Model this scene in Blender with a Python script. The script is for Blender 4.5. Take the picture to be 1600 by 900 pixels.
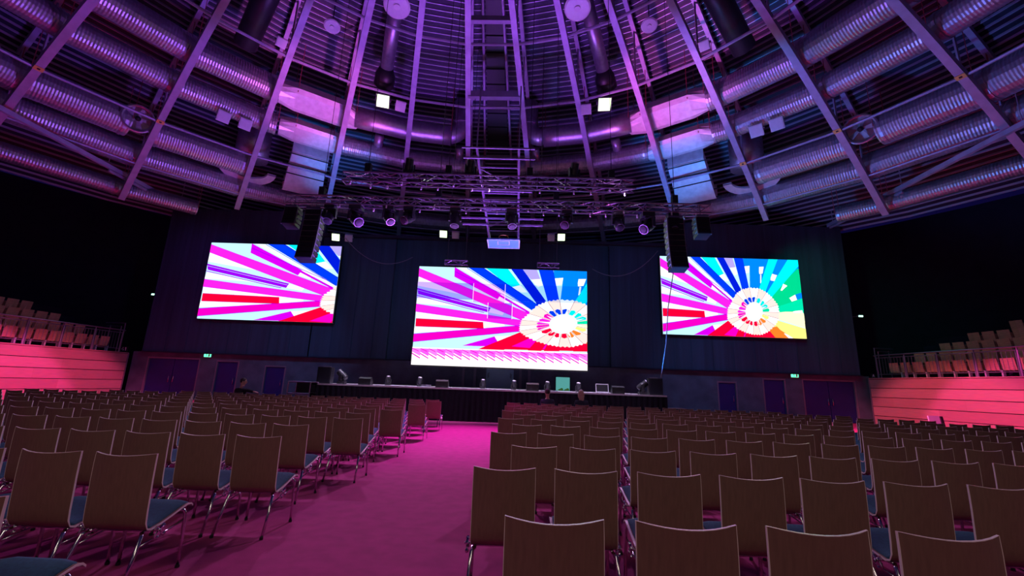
import bpy, math, random
from math import sin, cos, pi, radians, hypot, atan2, sqrt
from mathutils import Vector, Matrix
random.seed(7)
for _o in list(bpy.data.objects):
    bpy.data.objects.remove(_o)
SC = bpy.context.scene
COL = SC.collection
V = Vector

# ------------------------------------------------------------------ camera
F_PX, PITCH, ROLL, YAW, EYE = 675.8, .2204, .0352, .0162, 1.433
cam_d = bpy.data.cameras.new('camera'); cam_d.sensor_width = 36; cam_d.lens = F_PX/1600*36
cam_d.clip_start = .05; cam_d.clip_end = 300
cam = bpy.data.objects.new('camera', cam_d); COL.objects.link(cam); SC.camera = cam
_R = V((cos(YAW), sin(YAW), 0)); _Fh = V((-sin(YAW), cos(YAW), 0))
_F = _Fh*cos(PITCH) + V((0, 0, sin(PITCH))); _U = V((0, 0, cos(PITCH))) - _Fh*sin(PITCH)
_r = _R*cos(ROLL) + _U*sin(ROLL); _u = _U*cos(ROLL) - _R*sin(ROLL)
m = Matrix((_r, _u, -_F)).transposed().to_4x4(); m.translation = V((0, 0, EYE)); cam.matrix_world = m

# ------------------------------------------------------------------ world, exposure
w = bpy.data.worlds.new('hall_dark'); SC.world = w; w.use_nodes = True
w.node_tree.nodes['Background'].inputs[0].default_value = (.10, .06, 1.0, 1)
w.node_tree.nodes['Background'].inputs[1].default_value = .030
SC.view_settings.view_transform = 'Standard'; SC.view_settings.look = 'None'
SC.view_settings.exposure = 0; SC.view_settings.gamma = 1; SC.view_settings.use_curve_mapping = False

# ------------------------------------------------------------------ stage and house lights, added fill spots
def light(name, kind, loc, energy, color, target=None, size=.3, angle=60, blend=.5):
    d = bpy.data.lights.new(name, kind); d.energy = energy; d.color = color
    if kind == 'AREA': d.size = size
    else: d.shadow_soft_size = size
    if kind == 'SPOT': d.spot_size = radians(angle); d.spot_blend = blend
    o = bpy.data.objects.new(name, d); COL.objects.link(o); o.location = loc
    if target is not None:
        o.rotation_euler = (V(target)-V(loc)).to_track_quat('-Z', 'Y').to_euler()
    return o
PUR = (.40, .09, 1.0); MAG = (.92, .05, .95); BLU = (.03, .30, 1.0)
# uplights on the stage washing the roof
light('stage_uplight', 'SPOT', (-5.4, 17.9, 1.9), 2100, PUR, (-9, 12, 16), .35, 120)
light('stage_uplight', 'SPOT', (-1.4, 17.9, 1.9), 3000, PUR, (-2, 10, 18), .35, 120)
light('stage_uplight', 'SPOT', (2.6, 17.9, 1.9), 1900, (.30, .10, 1), (5, 12, 16), .35, 120)
light('stage_uplight', 'SPOT', (5.2, 17.9, 2.2), 2600, BLU, (14, 16, 12), .35, 80)
light('stage_uplight', 'SPOT', (-7.1, 17.9, 2.2), 1500, (.22, .14, 1), (-15, 15, 12), .35, 80)
# pink accents on the boxed ducts, blue ones low on the slanted shafts
light('stage_accent', 'SPOT', (-1.4, 17.2, 1.9), 7500, (1, .16, .72), (-9.5, 19.5, 14.5), .3, 26, .7)
light('stage_accent', 'SPOT', (-.6, 17.2, 1.9), 7500, (1, .16, .72), (6.3, 19.0, 14.5), .3, 26, .7)
light('stage_accent', 'SPOT', (-6.5, 18.6, 1.9), 5200, (.01, .30, 1), (-9.9, 22.6, 11.4), .3, 24, .7)
light('stage_accent', 'SPOT', (4.5, 18.6, 1.9), 5200, (.01, .30, 1), (7.9, 22.1, 11.4), .3, 24, .7)
light('stage_accent', 'SPOT', (-.9, 17.5, 1.6), 1300, (.02, .30, 1), (-.82, 19.3, 7.8), .2, 20, .5)
light('wall_fill', 'SPOT', (-6.4, 17.2, 8.3), 260, (.06, .30, .75), (-8.0, 25, 7.5), .2, 80, 1)  # added spots in place of the screens' glow on the front wall
light('wall_fill', 'SPOT', (4.2, 17.2, 8.3), 260, (.06, .30, .75), (6.4, 25, 7.5), .2, 80, 1)
light('wall_fill', 'SPOT', (14.5, 20.5, 10), 330, (.05, .75, .55), (18, 25, 7), .2, 80, 1)
light('wall_fill', 'SPOT', (-16, 20.5, 10), 200, (.30, .12, .8), (-20, 25, 7), .2, 80, 1)
light('wall_fill', 'SPOT', (-9.4, 17.2, 8.1), 900, (.20, .42, 1), (-15, 25, 1), .2, 70, 1)  # added spots too, bluish fill for the lower wall
light('wall_fill', 'SPOT', (7.4, 17.2, 8.1), 900, (.20, .42, 1), (13, 25, 1), .2, 70, 1)
for _x in (-6.8, -1.2, 3.6):
    light('audience_backlight', 'SPOT', (_x, 16.0, 8.9), 1700, (.85, .42, 1), (_x*1.3, 5.5, 0), .25, 105, 1)
# magenta wash on the aisle carpet
light('aisle_wash', 'SPOT', (-1.0, 16.3, 8.0), 5200, MAG, (-1.4, 12.5, 0), .4, 54, 1)
light('aisle_wash', 'SPOT', (-1.8, 14.9, 8.6), 250, (1, .06, .7), (-1.4, 5.5, 0), .4, 50, 1)
# pink washes on the side stands
light('stand_wash', 'SPOT', (-10.3, 15.6, 8.3), 7000, (1, .07, .50), (-22.6, 17.0, -2.9), .15, 47, .2)
light('stand_wash', 'SPOT', (-10.3, 17.6, 8.3), 6500, (1, .10, .34), (-22.4, 21.3, -2.9), .15, 42, .35)
light('stand_wash', 'SPOT', (8.3, 15.6, 8.3), 7000, (1, .07, .46), (20.8, 17.0, -2.9), .15, 47, .2)
light('stand_wash', 'SPOT', (8.3, 17.6, 8.3), 6500, (1, .14, .26), (20.2, 21.3, -2.9), .15, 42, .35)
for _x in (-6.0, -2.6, .8, 4.0):
    light('stage_fill', 'SPOT', (_x, 16.9, 8.0), 2800, (.78, .62, 1), (_x, 18.6, 1.25), .2, 44, .8)  # added spots, replacing the screen's reflection on the stage top
# dim house light behind the camera
light('house_light', 'AREA', (-4.5, -3.5, 7), 80, (1, .76, .62), (-3.5, 4, 0), 2)
light('house_light', 'AREA', (4.5, -3.5, 7), 80, (1, .76, .62), (4, 4, 0), 2)

# ------------------------------------------------------------------ materials
def nt(name):
    mt = bpy.data.materials.new(name); mt.use_nodes = True
    return mt, mt.node_tree.nodes, mt.node_tree.links, mt.node_tree.nodes['Principled BSDF']
def mat(name, col, rough=.6, metal=0, noise=0, nscale=8, bump=0, bscale=200, stretch=(1, 1, 1), spec=.5):
    mt, N, L, b = nt(name)
    b.inputs['Roughness'].default_value = rough; b.inputs['Metallic'].default_value = metal
    b.inputs['Specular IOR Level'].default_value = spec
    b.inputs['Base Color'].default_value = (*col, 1)
    tc = N.new('ShaderNodeTexCoord'); mp = N.new('ShaderNodeMapping'); mp.inputs['Scale'].default_value = stretch
    L.new(tc.outputs['Object'], mp.inputs[0])
    n = N.new('ShaderNodeTexNoise'); n.inputs['Scale'].default_value = nscale; n.inputs['Detail'].default_value = 4
    L.new(mp.outputs[0], n.inputs['Vector'])
    r = N.new('ShaderNodeValToRGB'); k = noise if noise else .04
    r.color_ramp.elements[0].position = .3; r.color_ramp.elements[1].position = .7
    r.color_ramp.elements[0].color = (*[c*(1-k) for c in col], 1)
    r.color_ramp.elements[1].color = (*[min(1, c*(1+k)) for c in col], 1)
    L.new(n.outputs['Fac'], r.inputs[0]); L.new(r.outputs[0], b.inputs['Base Color'])
    if bump:
        n2 = N.new('ShaderNodeTexNoise'); n2.inputs['Scale'].default_value = bscale
        L.new(mp.outputs[0], n2.inputs['Vector'])
        bp = N.new('ShaderNodeBump'); bp.inputs['Strength'].default_value = bump; bp.inputs['Distance'].default_value = .01
        L.new(n2.outputs['Fac'], bp.inputs['Height']); L.new(bp.outputs[0], b.inputs['Normal'])
    return mt
def emis(name, col, st=1):
    mt, N, L, b = nt(name)
    b.inputs['Base Color'].default_value = (0, 0, 0, 1); b.inputs['Specular IOR Level'].default_value = 0
    b.inputs['Emission Color'].default_value = (*col, 1); b.inputs['Emission Strength'].default_value = st
    return mt
M = {}
M['carpet'] = mat('carpet_red', (.42, .03, .17), .95, 0, .12, 6, .6, 260)
M['ply'] = mat('beech_plywood', (.24, .150, .10), .42, 0, .10, 5, 0, 0, (14, 14, 1.2))
M['edge'] = mat('plywood_edge_lit', (.95, .86, .76), .2)  # pale ply edge, whitened further to carry the glint of the screens
M['pad'] = mat('blue_upholstery', (.015, .10, .13), .9, 0, .2, 60, .4, 400)
M['chrome'] = mat('chrome', (.62, .62, .66), .16, 1)
M['steel'] = mat('painted_steel', (.42, .36, .52), .5, .25, .12, 3)
M['galv'] = mat('galvanised_duct', (.52, .48, .58), .42, .85, .15, 6)
M['sheet'] = mat('galvanised_sheet', (.68, .66, .72), .45, .35, .12, 4)
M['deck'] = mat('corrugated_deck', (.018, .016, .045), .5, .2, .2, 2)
M['deckrib_lit'] = mat('deck_ridge_lit', (.45, .42, .55), .4, .4)  # light caught by the ridges is put into this paler colour
M['black'] = mat('black_wall', (.012, .014, .035), .85, 0, .2, 1.5)
M['panel'] = mat('dark_acoustic_panel', (.030, .060, .11), .8, 0, .25, 1.2, .5, 40, (3, 3, .12))
M['conc'] = mat('fair_faced_concrete', (.10, .12, .17), .85, 0, .25, 1.5, .3, 60)
M['door'] = mat('dark_blue_door', (.006, .020, .16), .5, 0, .1, 2)
M['frame'] = mat('door_frame_grey', (.22, .2, .26), .5, .3)
M['plastic'] = mat('black_plastic', (.016, .016, .02), .45, 0, .1, 30)
M['cloth'] = mat('black_stage_skirt', (.006, .005, .016), .95, 0, .3, 6)
M['stagetop'] = mat('stage_floor_board', (.72, .68, .74), .25, 0, .1, 4)
M['alu'] = mat('truss_aluminium', (.26, .24, .30), .32, .8)
M['redrod'] = mat('red_hanger_rod', (.35, .05, .08), .5)
M['orange'] = mat('orange_plate', (.85, .45, .12), .6)
M['white'] = mat('white_enamel', (.75, .73, .78), .4)
M['lampglass'] = mat('lamp_glass', (.72, .70, .78), .25)
M['rail'] = mat('brushed_rail', (.38, .33, .44), .3, .8)
M['seatwood'] = mat('stand_seat_wood', (.72, .42, .26), .5, 0, .2, 4, 0, 0, (1, 1, 12))
M['skin'] = mat('skin', (.62, .36, .26), .55)
M['shirt'] = mat('dark_shirt', (.035, .045, .07), .9, 0, .2, 30)
M['jacket'] = mat('black_jacket', (.012, .012, .018), .9, 0, .2, 30)
M['hair_dark'] = mat('dark_hair', (.035, .022, .02), .6, 0, .4, 60)
M['hair_fair'] = mat('fair_hair', (.55, .40, .28), .5, 0, .3, 60, 0, 0, (6, 6, 1))
M['jeans'] = mat('dark_trousers', (.02, .025, .05), .9)
M['flood'] = emis('lit_flood_glass', (.78, 1, .62), 2.2)
M['exit'] = emis('exit_green', (.10, .95, .45), 2.2)
M['boardblue'] = mat('backboard', (.15, .42, .85), .4)
# wood cladding with its own planks, darker boards where they are darker
def plank_mat(name):
    mt, N, L, b = nt(name); b.inputs['Roughness'].default_value = .5
    tc = N.new('ShaderNodeTexCoord'); sp = N.new('ShaderNodeSeparateXYZ'); L.new(tc.outputs['Object'], sp.inputs[0])
    cb = N.new('ShaderNodeCombineXYZ'); L.new(sp.outputs['Y'], cb.inputs[0]); L.new(sp.outputs['Z'], cb.inputs[1])
    br = N.new('ShaderNodeTexBrick'); br.inputs['Scale'].default_value = 1
    br.inputs['Brick Width'].default_value = 3.3; br.inputs['Row Height'].default_value = .49
    br.inputs['Mortar Size'].default_value = .003; br.offset = .35
    br.inputs['Color1'].default_value = (.62, .27, .27, 1); br.inputs['Color2'].default_value = (.50, .18, .19, 1)
    br.inputs['Mortar'].default_value = (.4, .18, .1, 1)
    L.new(cb.outputs[0], br.inputs['Vector'])
    n = N.new('ShaderNodeTexNoise'); n.inputs['Scale'].default_value = 2.5; n.inputs['Detail'].default_value = 6
    mp = N.new('ShaderNodeMapping'); mp.inputs['Scale'].default_value = (1, 1, 9)
    L.new(tc.outputs['Object'], mp.inputs[0]); L.new(mp.outputs[0], n.inputs['Vector'])
    mx = N.new('ShaderNodeMix'); mx.data_type = 'RGBA'; mx.blend_type = 'MULTIPLY'; mx.inputs[0].default_value = .5
    L.new(br.outputs[0], mx.inputs[6]); L.new(n.outputs['Color'], mx.inputs[7])
    g = N.new('ShaderNodeBrightContrast'); g.inputs[1].default_value = .06
    L.new(mx.outputs[2], g.inputs[0]); L.new(g.outputs[0], b.inputs['Base Color'])
    return mt
M['plank'] = plank_mat('stand_wood_cladding')

# ------------------------------------------------------------------ mesh helpers
class MB:
    def __init__(s): s.v = []; s.f = []; s.m = []; s.g = []
    def add(s, vs, fs, mi=0):
        o = len(s.v); s.v += [tuple(p) for p in vs]; s.g.append((o, len(s.f)))
        for f in fs: s.f.append(tuple(i+o for i in f)); s.m.append(mi)
    def box(s, c, d, R=None, mi=0):
        c = V(c); vs = []
        for x in (-.5, .5):
            for y in (-.5, .5):
                for z in (-.5, .5):
                    p = V((x*d[0], y*d[1], z*d[2])); vs.append(c+(R@p if R else p))
        s.add(vs, [(0, 1, 3, 2), (4, 6, 7, 5), (0, 4, 5, 1), (2, 3, 7, 6), (0, 2, 6, 4), (1, 5, 7, 3)], mi)
    def bar(s, p, q, wd, ht, up=(0, 0, 1), mi=0):
        p = V(p); q = V(q); t = (q-p).normalized(); up = V(up)
        if abs(t.dot(up)) > .98: up = V((0, 1, 0)) if abs(t.y) < .9 else V((1, 0, 0))
        sd = t.cross(up).normalized(); u2 = sd.cross(t)
        vs = []
        for c in (p, q):
            for a, b in ((-1, -1), (1, -1), (1, 1), (-1, 1)): vs.append(c+sd*a*wd/2+u2*b*ht/2)
        s.add(vs, [(3, 2, 1, 0), (4, 5, 6, 7), (0, 1, 5, 4), (1, 2, 6, 5), (2, 3, 7, 6), (3, 0, 4, 7)], mi)
    def ribbon(s, pts, ups, wd, ht, mi=0):
        # swept rectangle; ups: local up for each point
        n = len(pts); vs = []
        for i, p in enumerate(pts):
            t = (V(pts[min(i+1, n-1)])-V(pts[max(i-1, 0)])).normalized(); sd = t.cross(V(ups[i])).normalized(); u2 = sd.cross(t)
            for a, b in ((-1, -1), (1, -1), (1, 1), (-1, 1)): vs.append(V(p)+sd*a*wd/2+u2*b*ht/2)
        fs = [(3, 2, 1, 0), tuple(4*(n-1)+k for k in (0, 1, 2, 3))]
        for i in range(n-1):
            for k in range(4):
                a = 4*i+k; b = 4*i+(k+1) % 4; fs.append((a, b, b+4, a+4))
        s.add(vs, fs, mi)
    def tube(s, pts, r, n=8, mi=0, caps=True, rad=None):
        pts = [V(p) for p in pts]; m_ = len(pts); vs = []; nrm = None
        for i, p in enumerate(pts):
            t = (pts[min(i+1, m_-1)]-pts[max(i-1, 0)]).normalized()
            if nrm is None:
                a = V((0, 0, 1)) if abs(t.z) < .9 else V((1, 0, 0)); nrm = t.cross(a).normalized()
            else:
                nrm = (nrm-t*nrm.dot(t)).normalized()
            bn = t.cross(nrm); rr = rad[i] if rad else r
            for k in range(n):
                a = 2*pi*k/n; vs.append(p+nrm*cos(a)*rr+bn*sin(a)*rr)
        fs = []
        for i in range(m_-1):
            for k in range(n):
                a = i*n+k; b = i*n+(k+1) % n; fs.append((a, b, b+n, a+n))
        if caps: fs += [tuple(range(n-1, -1, -1)), tuple((m_-1)*n+k for k in range(n))]
        s.add(vs, fs, mi)
    def lathe(s, prof, c=(0, 0, 0), n=16, R=None, mi=0):
        c = V(c); vs = []
        for r, z in prof:
            for k in range(n):
                a = 2*pi*k/n; p = V((r*cos(a), r*sin(a), z)); vs.append(c+(R@p if R else p))
        fs = []
        for i in range(len(prof)-1):
            for k in range(n):
                a = i*n+k; b = i*n+(k+1) % n; fs.append((a, b, b+n, a+n))
        fs += [tuple(range(n-1, -1, -1)), tuple((len(prof)-1)*n+k for k in range(n))]
        s.add(vs, fs, mi)
    def ball(s, c, r, n=12, mi=0, sc=(1, 1, 1)):
        prof = [(max(1e-4, sin(pi*i/8))*r*1, -cos(pi*i/8)*r) for i in range(9)]
        o = len(s.v); s.lathe(prof, (0, 0, 0), n, None, mi)
        for i in range(o, len(s.v)):
            p = s.v[i]; s.v[i] = (c[0]+p[0]*sc[0], c[1]+p[1]*sc[1], c[2]+p[2]*sc[2])
    def each(s, name, mats, parent, origin=(0, 0, 0), n=1, smooth=False):
        # every n adds become one part
        G = s.g[::n]+[(len(s.v), len(s.f))]
        for (v0, f0), (v1, f1) in zip(G, G[1:]):
            b = MB(); b.v = s.v[v0:v1]; b.f = [tuple(i-v0 for i in f) for f in s.f[f0:f1]]; b.m = s.m[f0:f1]; b.build(name, mats, parent, origin, smooth)
    def build(s, name, mats, parent=None, origin=(0, 0, 0), smooth=False, label=None, cat=None, group=None, kind=None):
        if not isinstance(mats, (list, tuple)): mats = [mats]
        me = bpy.data.meshes.new(name); o = V(origin)
        me.from_pydata([tuple(V(p)-o) for p in s.v], [], s.f)
        for k in mats: me.materials.append(M[k] if isinstance(k, str) else k)
        me.polygons.foreach_set('material_index', s.m)
        if smooth: me.polygons.foreach_set('use_smooth', [True]*len(s.f))
        me.update()
        ob = bpy.data.objects.new(name, me); COL.objects.link(ob)
        if parent is not None: ob.parent = parent
        else: ob.location = o
        return tag(ob, label, cat, group, kind)
def tag(ob, label=None, cat=None, group=None, kind=None):
    if label: ob['label'] = label
    if cat: ob['category'] = cat
    if group: ob['group'] = group
    if kind: ob['kind'] = kind
    return ob
def empty(name, loc, label, cat, group=None, rz=0):
    o = bpy.data.objects.new(name, None); COL.objects.link(o); o.location = loc; o.rotation_euler = (0, 0, rz)
    o.empty_display_size = .2
    return tag(o, label, cat, group)
def kids(o): return [c for c in KID.get(o.name, [])]
KID = {}
def reg(root):
    for c in list(COL.objects):
        if c.parent is not None: KID.setdefault(c.parent.name, [])
        if c.parent is not None and c.name not in [x.name for x in KID[c.parent.name]]: KID[c.parent.name].append(c)
def copy_tree(o, parent=None, skip=()):
    c = o.copy(); COL.objects.link(c); c.parent = parent
    for ch in kids(o):
        if ch.name.split('.')[0] not in skip: copy_tree(ch, c)
    return c
ORD = ['first', 'second', 'third', 'fourth', 'fifth', 'sixth', 'seventh', 'eighth', 'ninth', 'tenth', 'eleventh', 'twelfth',
       'thirteenth', 'fourteenth', 'fifteenth', 'sixteenth', 'seventeenth', 'eighteenth', 'nineteenth', 'twentieth',
       'twenty-first', 'twenty-second', 'twenty-third', 'twenty-fourth', 'twenty-fifth', 'twenty-sixth', 'twenty-seventh',
       'twenty-eighth', 'twenty-ninth', 'thirtieth', 'thirty-first', 'thirty-second']

def ray_dir(u, v):
    a, b = u-800, 450-v; cr, sr = cos(ROLL), sin(ROLL)
    A = (a*cr-b*sr)/F_PX; B = (a*sr+b*cr)/F_PX
    y = cos(PITCH)-B*sin(PITCH); z = sin(PITCH)+B*cos(PITCH)
    return V((A*cos(YAW)-y*sin(YAW), A*sin(YAW)+y*cos(YAW), z))
def at(u, v, Y):
    d = ray_dir(u, v); p = d*(Y/d.y); p.z += EYE; return p

# ------------------------------------------------------------------ shell of the hall
XL, XR, YB = -21.6, 19.4, 25.0
b = MB(); b.add([(-38, -14, 0), (36, -14, 0), (36, 43, 0), (-38, 43, 0)], [(0, 1, 2, 3)])
b.build('floor', 'carpet', kind='structure', label='magenta-red carpet floor of the arena')
RS = 1.25; RCX, RCY, RR0 = -1.494*RS, 5.343*RS, 18.548
def prof(r): x = (RR0-r)/10; return EYE+RS*(7.9+6.06*x-1.207*x*x)
def az(k): return radians(1.209+12.064*(k+.5))
def RP(k, r, off=0):
    return V((RCX+RS*r*sin(az(k)), RCY+RS*r*cos(az(k)), prof(r)+RS*off))
# drum wall behind the stands
b = MB(); n = 48; Rw = 35
for i in range(n):
    a0 = radians(-115+230*i/n); a1 = radians(-115+230*(i+1)/n)
    p0 = V((RCX+Rw*sin(a0), RCY+Rw*cos(a0), 0)); p1 = V((RCX+Rw*sin(a1), RCY+Rw*cos(a1), 0))
    b.add([p0, p1, p1+V((0, 0, 13.2)), p0+V((0, 0, 13.2))], [(0, 1, 2, 3)])
b.build('wall_back', 'black', kind='structure', label='dark curved wall behind the stands')
# front wall: concrete plinth zone with door openings, dark acoustic panels above
b = MB()
doors = [(-21.4, -18.3, 2.32), (-17.35, -16.0, 2.25), (-14.5, -13.25, 2.05), (11.4, 12.52, 2.05), (13.97, 15.27, 2.30), (16.19, 19.2, 2.34)]
xs = [-22.3]
for d in doors:
    b.box(((xs[-1]+d[0])/2, 25.45, 1.3), (d[0]-xs[-1], .5, 2.6)); b.box(((d[0]+d[1])/2, 25.45, (d[2]+2.6)/2), (d[1]-d[0], .5, 2.6-d[2])); xs.append(d[1])
b.box(((xs[-1]+20)/2, 25.45, 1.3), (20-xs[-1], .5, 2.6))
b.build('wall_front', 'conc', kind='structure', label='grey-purple concrete wall under the dark panels')
def panel(name, x0, x1, z0, z1, y=25.0, grooves=1.2):
    b = MB(); b.box(((x0+x1)/2, y+.2, (z0+z1)/2), (x1-x0-.04, .4, z1-z0))
    x = x0
    while x < x1:      # shallow vertical joints
        b.box((x, y-.012, (z0+z1)/2), (.05, .03, z1-z0-.02)); x += grooves
    return b.build(name, 'panel', kind='structure')
panel('wall_front_panel_left', XL, -12.0, 2.62, 11.45)
panel('wall_front_panel_centre_left', -12.0, -7.5, 2.62, 9.9, 25.0)
panel('wall_front_panel_centre', -7.5, 5.4, 2.62, 9.9, 25.25, 3)
panel('wall_front_panel_centre_right', 5.4, 10.0, 2.62, 9.9, 25.0)
panel('wall_front_panel_right', 10.0, XR, 2.62, 11.45)
b = MB(); b.box((-1.1, 24.93, 2.60), (XR-XL, .14, .07)); b.box((-1.05, 24.9, 9.93), (22, .3, .18))
b.build('trim_1', 'black', kind='structure')
# doors
dn = 0
for x0, x1, h in doors:
    dn += 1
    t = empty('door_%d' % dn, ((x0+x1)/2, 25.3, 0), None, None); t['kind'] = 'structure'
    wd = x1-x0; dbl = wd > 2
    b = MB()
    for sx in (-1, 1): b.box((sx*(wd/2-.04), 0, h/2), (.08, .18, h))
    b.box((0, 0, h-.04), (wd-.16, .18, .08)); b.build('door_frame', 'frame', t)
    for sx in ((-1, 1) if dbl else (0,)):
        lw = (wd-.2)/2 if dbl else wd-.18; cx = sx*lw/2*1.01
        b = MB(); b.box((cx, .02, h/2-.03), (lw-.02, .06, h-.12)); b.build('door_leaf', 'door', t)
        hx = cx-sx*(lw/2-.12) if dbl else cx+lw/2-.14
        b = MB(); b.tube([(hx, -.01, .92), (hx, -.07, .94), (hx, -.07, 1.26), (hx, -.01, 1.28)], .022, 8); b.build('door_handle', 'chrome', t, smooth=True)
# pilaster beside the left double door and column strips backstage
b = MB()
for x in (-3.0, -2.35, .25, .75): b.box((x, 25.15, 1.3), (.14, .12, 2.6))
b.build('trim_2', 'frame', kind='structure')

# ------------------------------------------------------------------ roof deck: real corrugations, ridges coloured lighter as if lit
b = MB(); r0, r1, st = 3.5, 22.8, .215
KS = list(range(-10, 10))
for k in KS:
    r = r0
    while r < r1:
        A = lambda rr, o: (RP(k, rr, o), RP(k+1, rr, o))
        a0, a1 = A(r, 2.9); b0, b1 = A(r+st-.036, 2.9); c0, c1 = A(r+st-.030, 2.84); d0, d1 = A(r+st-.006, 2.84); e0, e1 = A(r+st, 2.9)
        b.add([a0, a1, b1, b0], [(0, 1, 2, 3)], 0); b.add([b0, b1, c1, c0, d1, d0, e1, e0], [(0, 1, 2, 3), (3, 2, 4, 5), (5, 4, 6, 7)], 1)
        r += st
b.build('ceiling', ['deck', 'deckrib_lit'], kind='structure', label='corrugated metal roof deck of the dome')

# ------------------------------------------------------------------ roof beams
side = lambda k: ('left' if k < -.5 else 'right')
for k in range(-8, 8):
    rend = {-4: 18.6, 3: 18.6, -5: 19.6, 4: 19.6}.get(k, 18.9 if -4 < k < 3 else 20.3)
    rs = [4.5+(rend-4.5)*i/14 for i in range(15)]
    o = RP(k, rend, 0)
    cnt = (-k-1) if k < 0 else k
    lab = 'long steel roof beam, %s to the %s of the central bay with the folded basketball frame' % (ORD[cnt], side(k-.01 if k < 0 else k))
    t = empty('roof_beam', o, lab, 'beam', 'radial roof beams')
    pts = [RP(k, r) for r in rs]; up = [(RP(k, r+.1)-RP(k, r-.1)).cross(V((cos(az(k)), -sin(az(k)), 0))) for r in rs]
    b = MB(); b.ribbon(pts, up, .27, .30); b.build('lower_chord', 'steel', t, o)
    rs2 = [r for r in rs if r < 19]
    b = MB(); b.ribbon([RP(k, r, 2.6) for r in rs2], up, .2, .26); b.build('upper_chord', 'steel', t, o)
    b = MB()
    for r in (8.75, 11.22, 15.75, 17.82): b.bar(RP(k, r, .1), RP(k, r, 2.55), .07, .07)
    b.each('web_post', 'steel', t, o)
    if k in (-6, -5, 4, 3, 5):
        p = RP(k, 15.7); tv = (RP(k, 15.6)-RP(k, 15.8)).normalized(); nn = V((cos(az(k)), -sin(az(k)), 0)); u3 = tv.cross(nn)
        b = MB(); R = Matrix((nn, tv, u3)).transposed(); b.box(p-u3*.17 if u3.z > 0 else p+u3*.17, (.3, .2, .03), R)
        b.box((p-u3*.19) if u3.z > 0 else p+u3*.19, (.09, .07, .02), R, 1)
        b.build('sign_plate', ['orange', 'plastic'], t, o)
# purlin rings
for i, (r, rad, nm) in enumerate([(8.75, .07, 'uppermost'), (11.22, .07, 'second'), (15.75, .06, 'third'), (17.82, .05, 'lowest')]):
    b = MB(); b.tube([RP(k, r, -.05) for k in range(-8, 8)], rad, 6)
    b.build('purlin_ring', 'steel', None, RP(-1, r), label='thin steel purlin crossing all roof beams, %s of the four rings' % nm, cat='beam', group='purlin rings')
b = MB(); b.bar(RP(-1, 10.75), RP(0, 10.75), .3, .35)
b.build('cross_beam', 'steel', None, RP(-1, 10.75), label='thick short cross beam in the central roof bay', cat='beam')
b = MB(); b.bar(RP(-1, 7.95), RP(0, 7.95), .22, .25)
b.build('cross_beam', 'steel', None, RP(-1, 7.95), label='short cross beam at the top of the central roof bay', cat='beam')
# roof hatch strip in the central bay
t = empty('roof_hatch', RP(-.55, 12), 'long dark hatch panel between two rails in the central roof bay', 'hatch'); o = RP(-.55, 12)
b = MB()
for r in [8.4+i*.66 for i in range(11)]:
    p, q = RP(-.72, r, 2.5), RP(-.38, r, 2.5); p2, q2 = RP(-.72, r+.6, 2.5), RP(-.38, r+.6, 2.5); u = V((0, 0, .15))
    b.add([p, q, q2, p2, p+u, q+u, q2+u, p2+u], [(3, 2, 1, 0), (4, 5, 6, 7), (0, 1, 5, 4), (1, 2, 6, 5), (2, 3, 7, 6), (3, 0, 4, 7)])
b.build('panel', 'plastic', t, o)
for kk in (-.76, -.34):
    b = MB(); rr = [8.2+i*.75 for i in range(11)]; b.tube([RP(kk, r, 2.3) for r in rr], .08, 6); b.build('rail', 'steel', t, o)

# edge tracks along both sides
for sx, p, q in ((-1, (-20.9, 25, 11.5), (-20.9, 4, 11.5)), (1, (18.6, 24.9, 11.5), (18.3, 4, 11.5))):
    t = empty('edge_track', p, 'straight %s steel track running towards the camera above the %s stand' % ('lilac' if sx < 0 else 'bluish', 'left' if sx < 0 else 'right'), 'track', 'edge tracks')
    b = MB(); b.bar(p, q, .16, .20); b.build('track', 'steel', t, p)
    b = MB(); b.bar(V(p)+V((-sx*.05, -.2, -.22)), V(p)+V((-sx*.05, -5.2, -.22)), .08, .10); b.build('lower_track', 'steel', t, p)
    b = MB()
    for f in (0.02, .25, .5, .75):
        c = V(p).lerp(V(q), f); b.tube([c, c+V((0, 0, 2.4))], .015, 5)
    b.each('hanger', 'steel', t, p)

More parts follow.
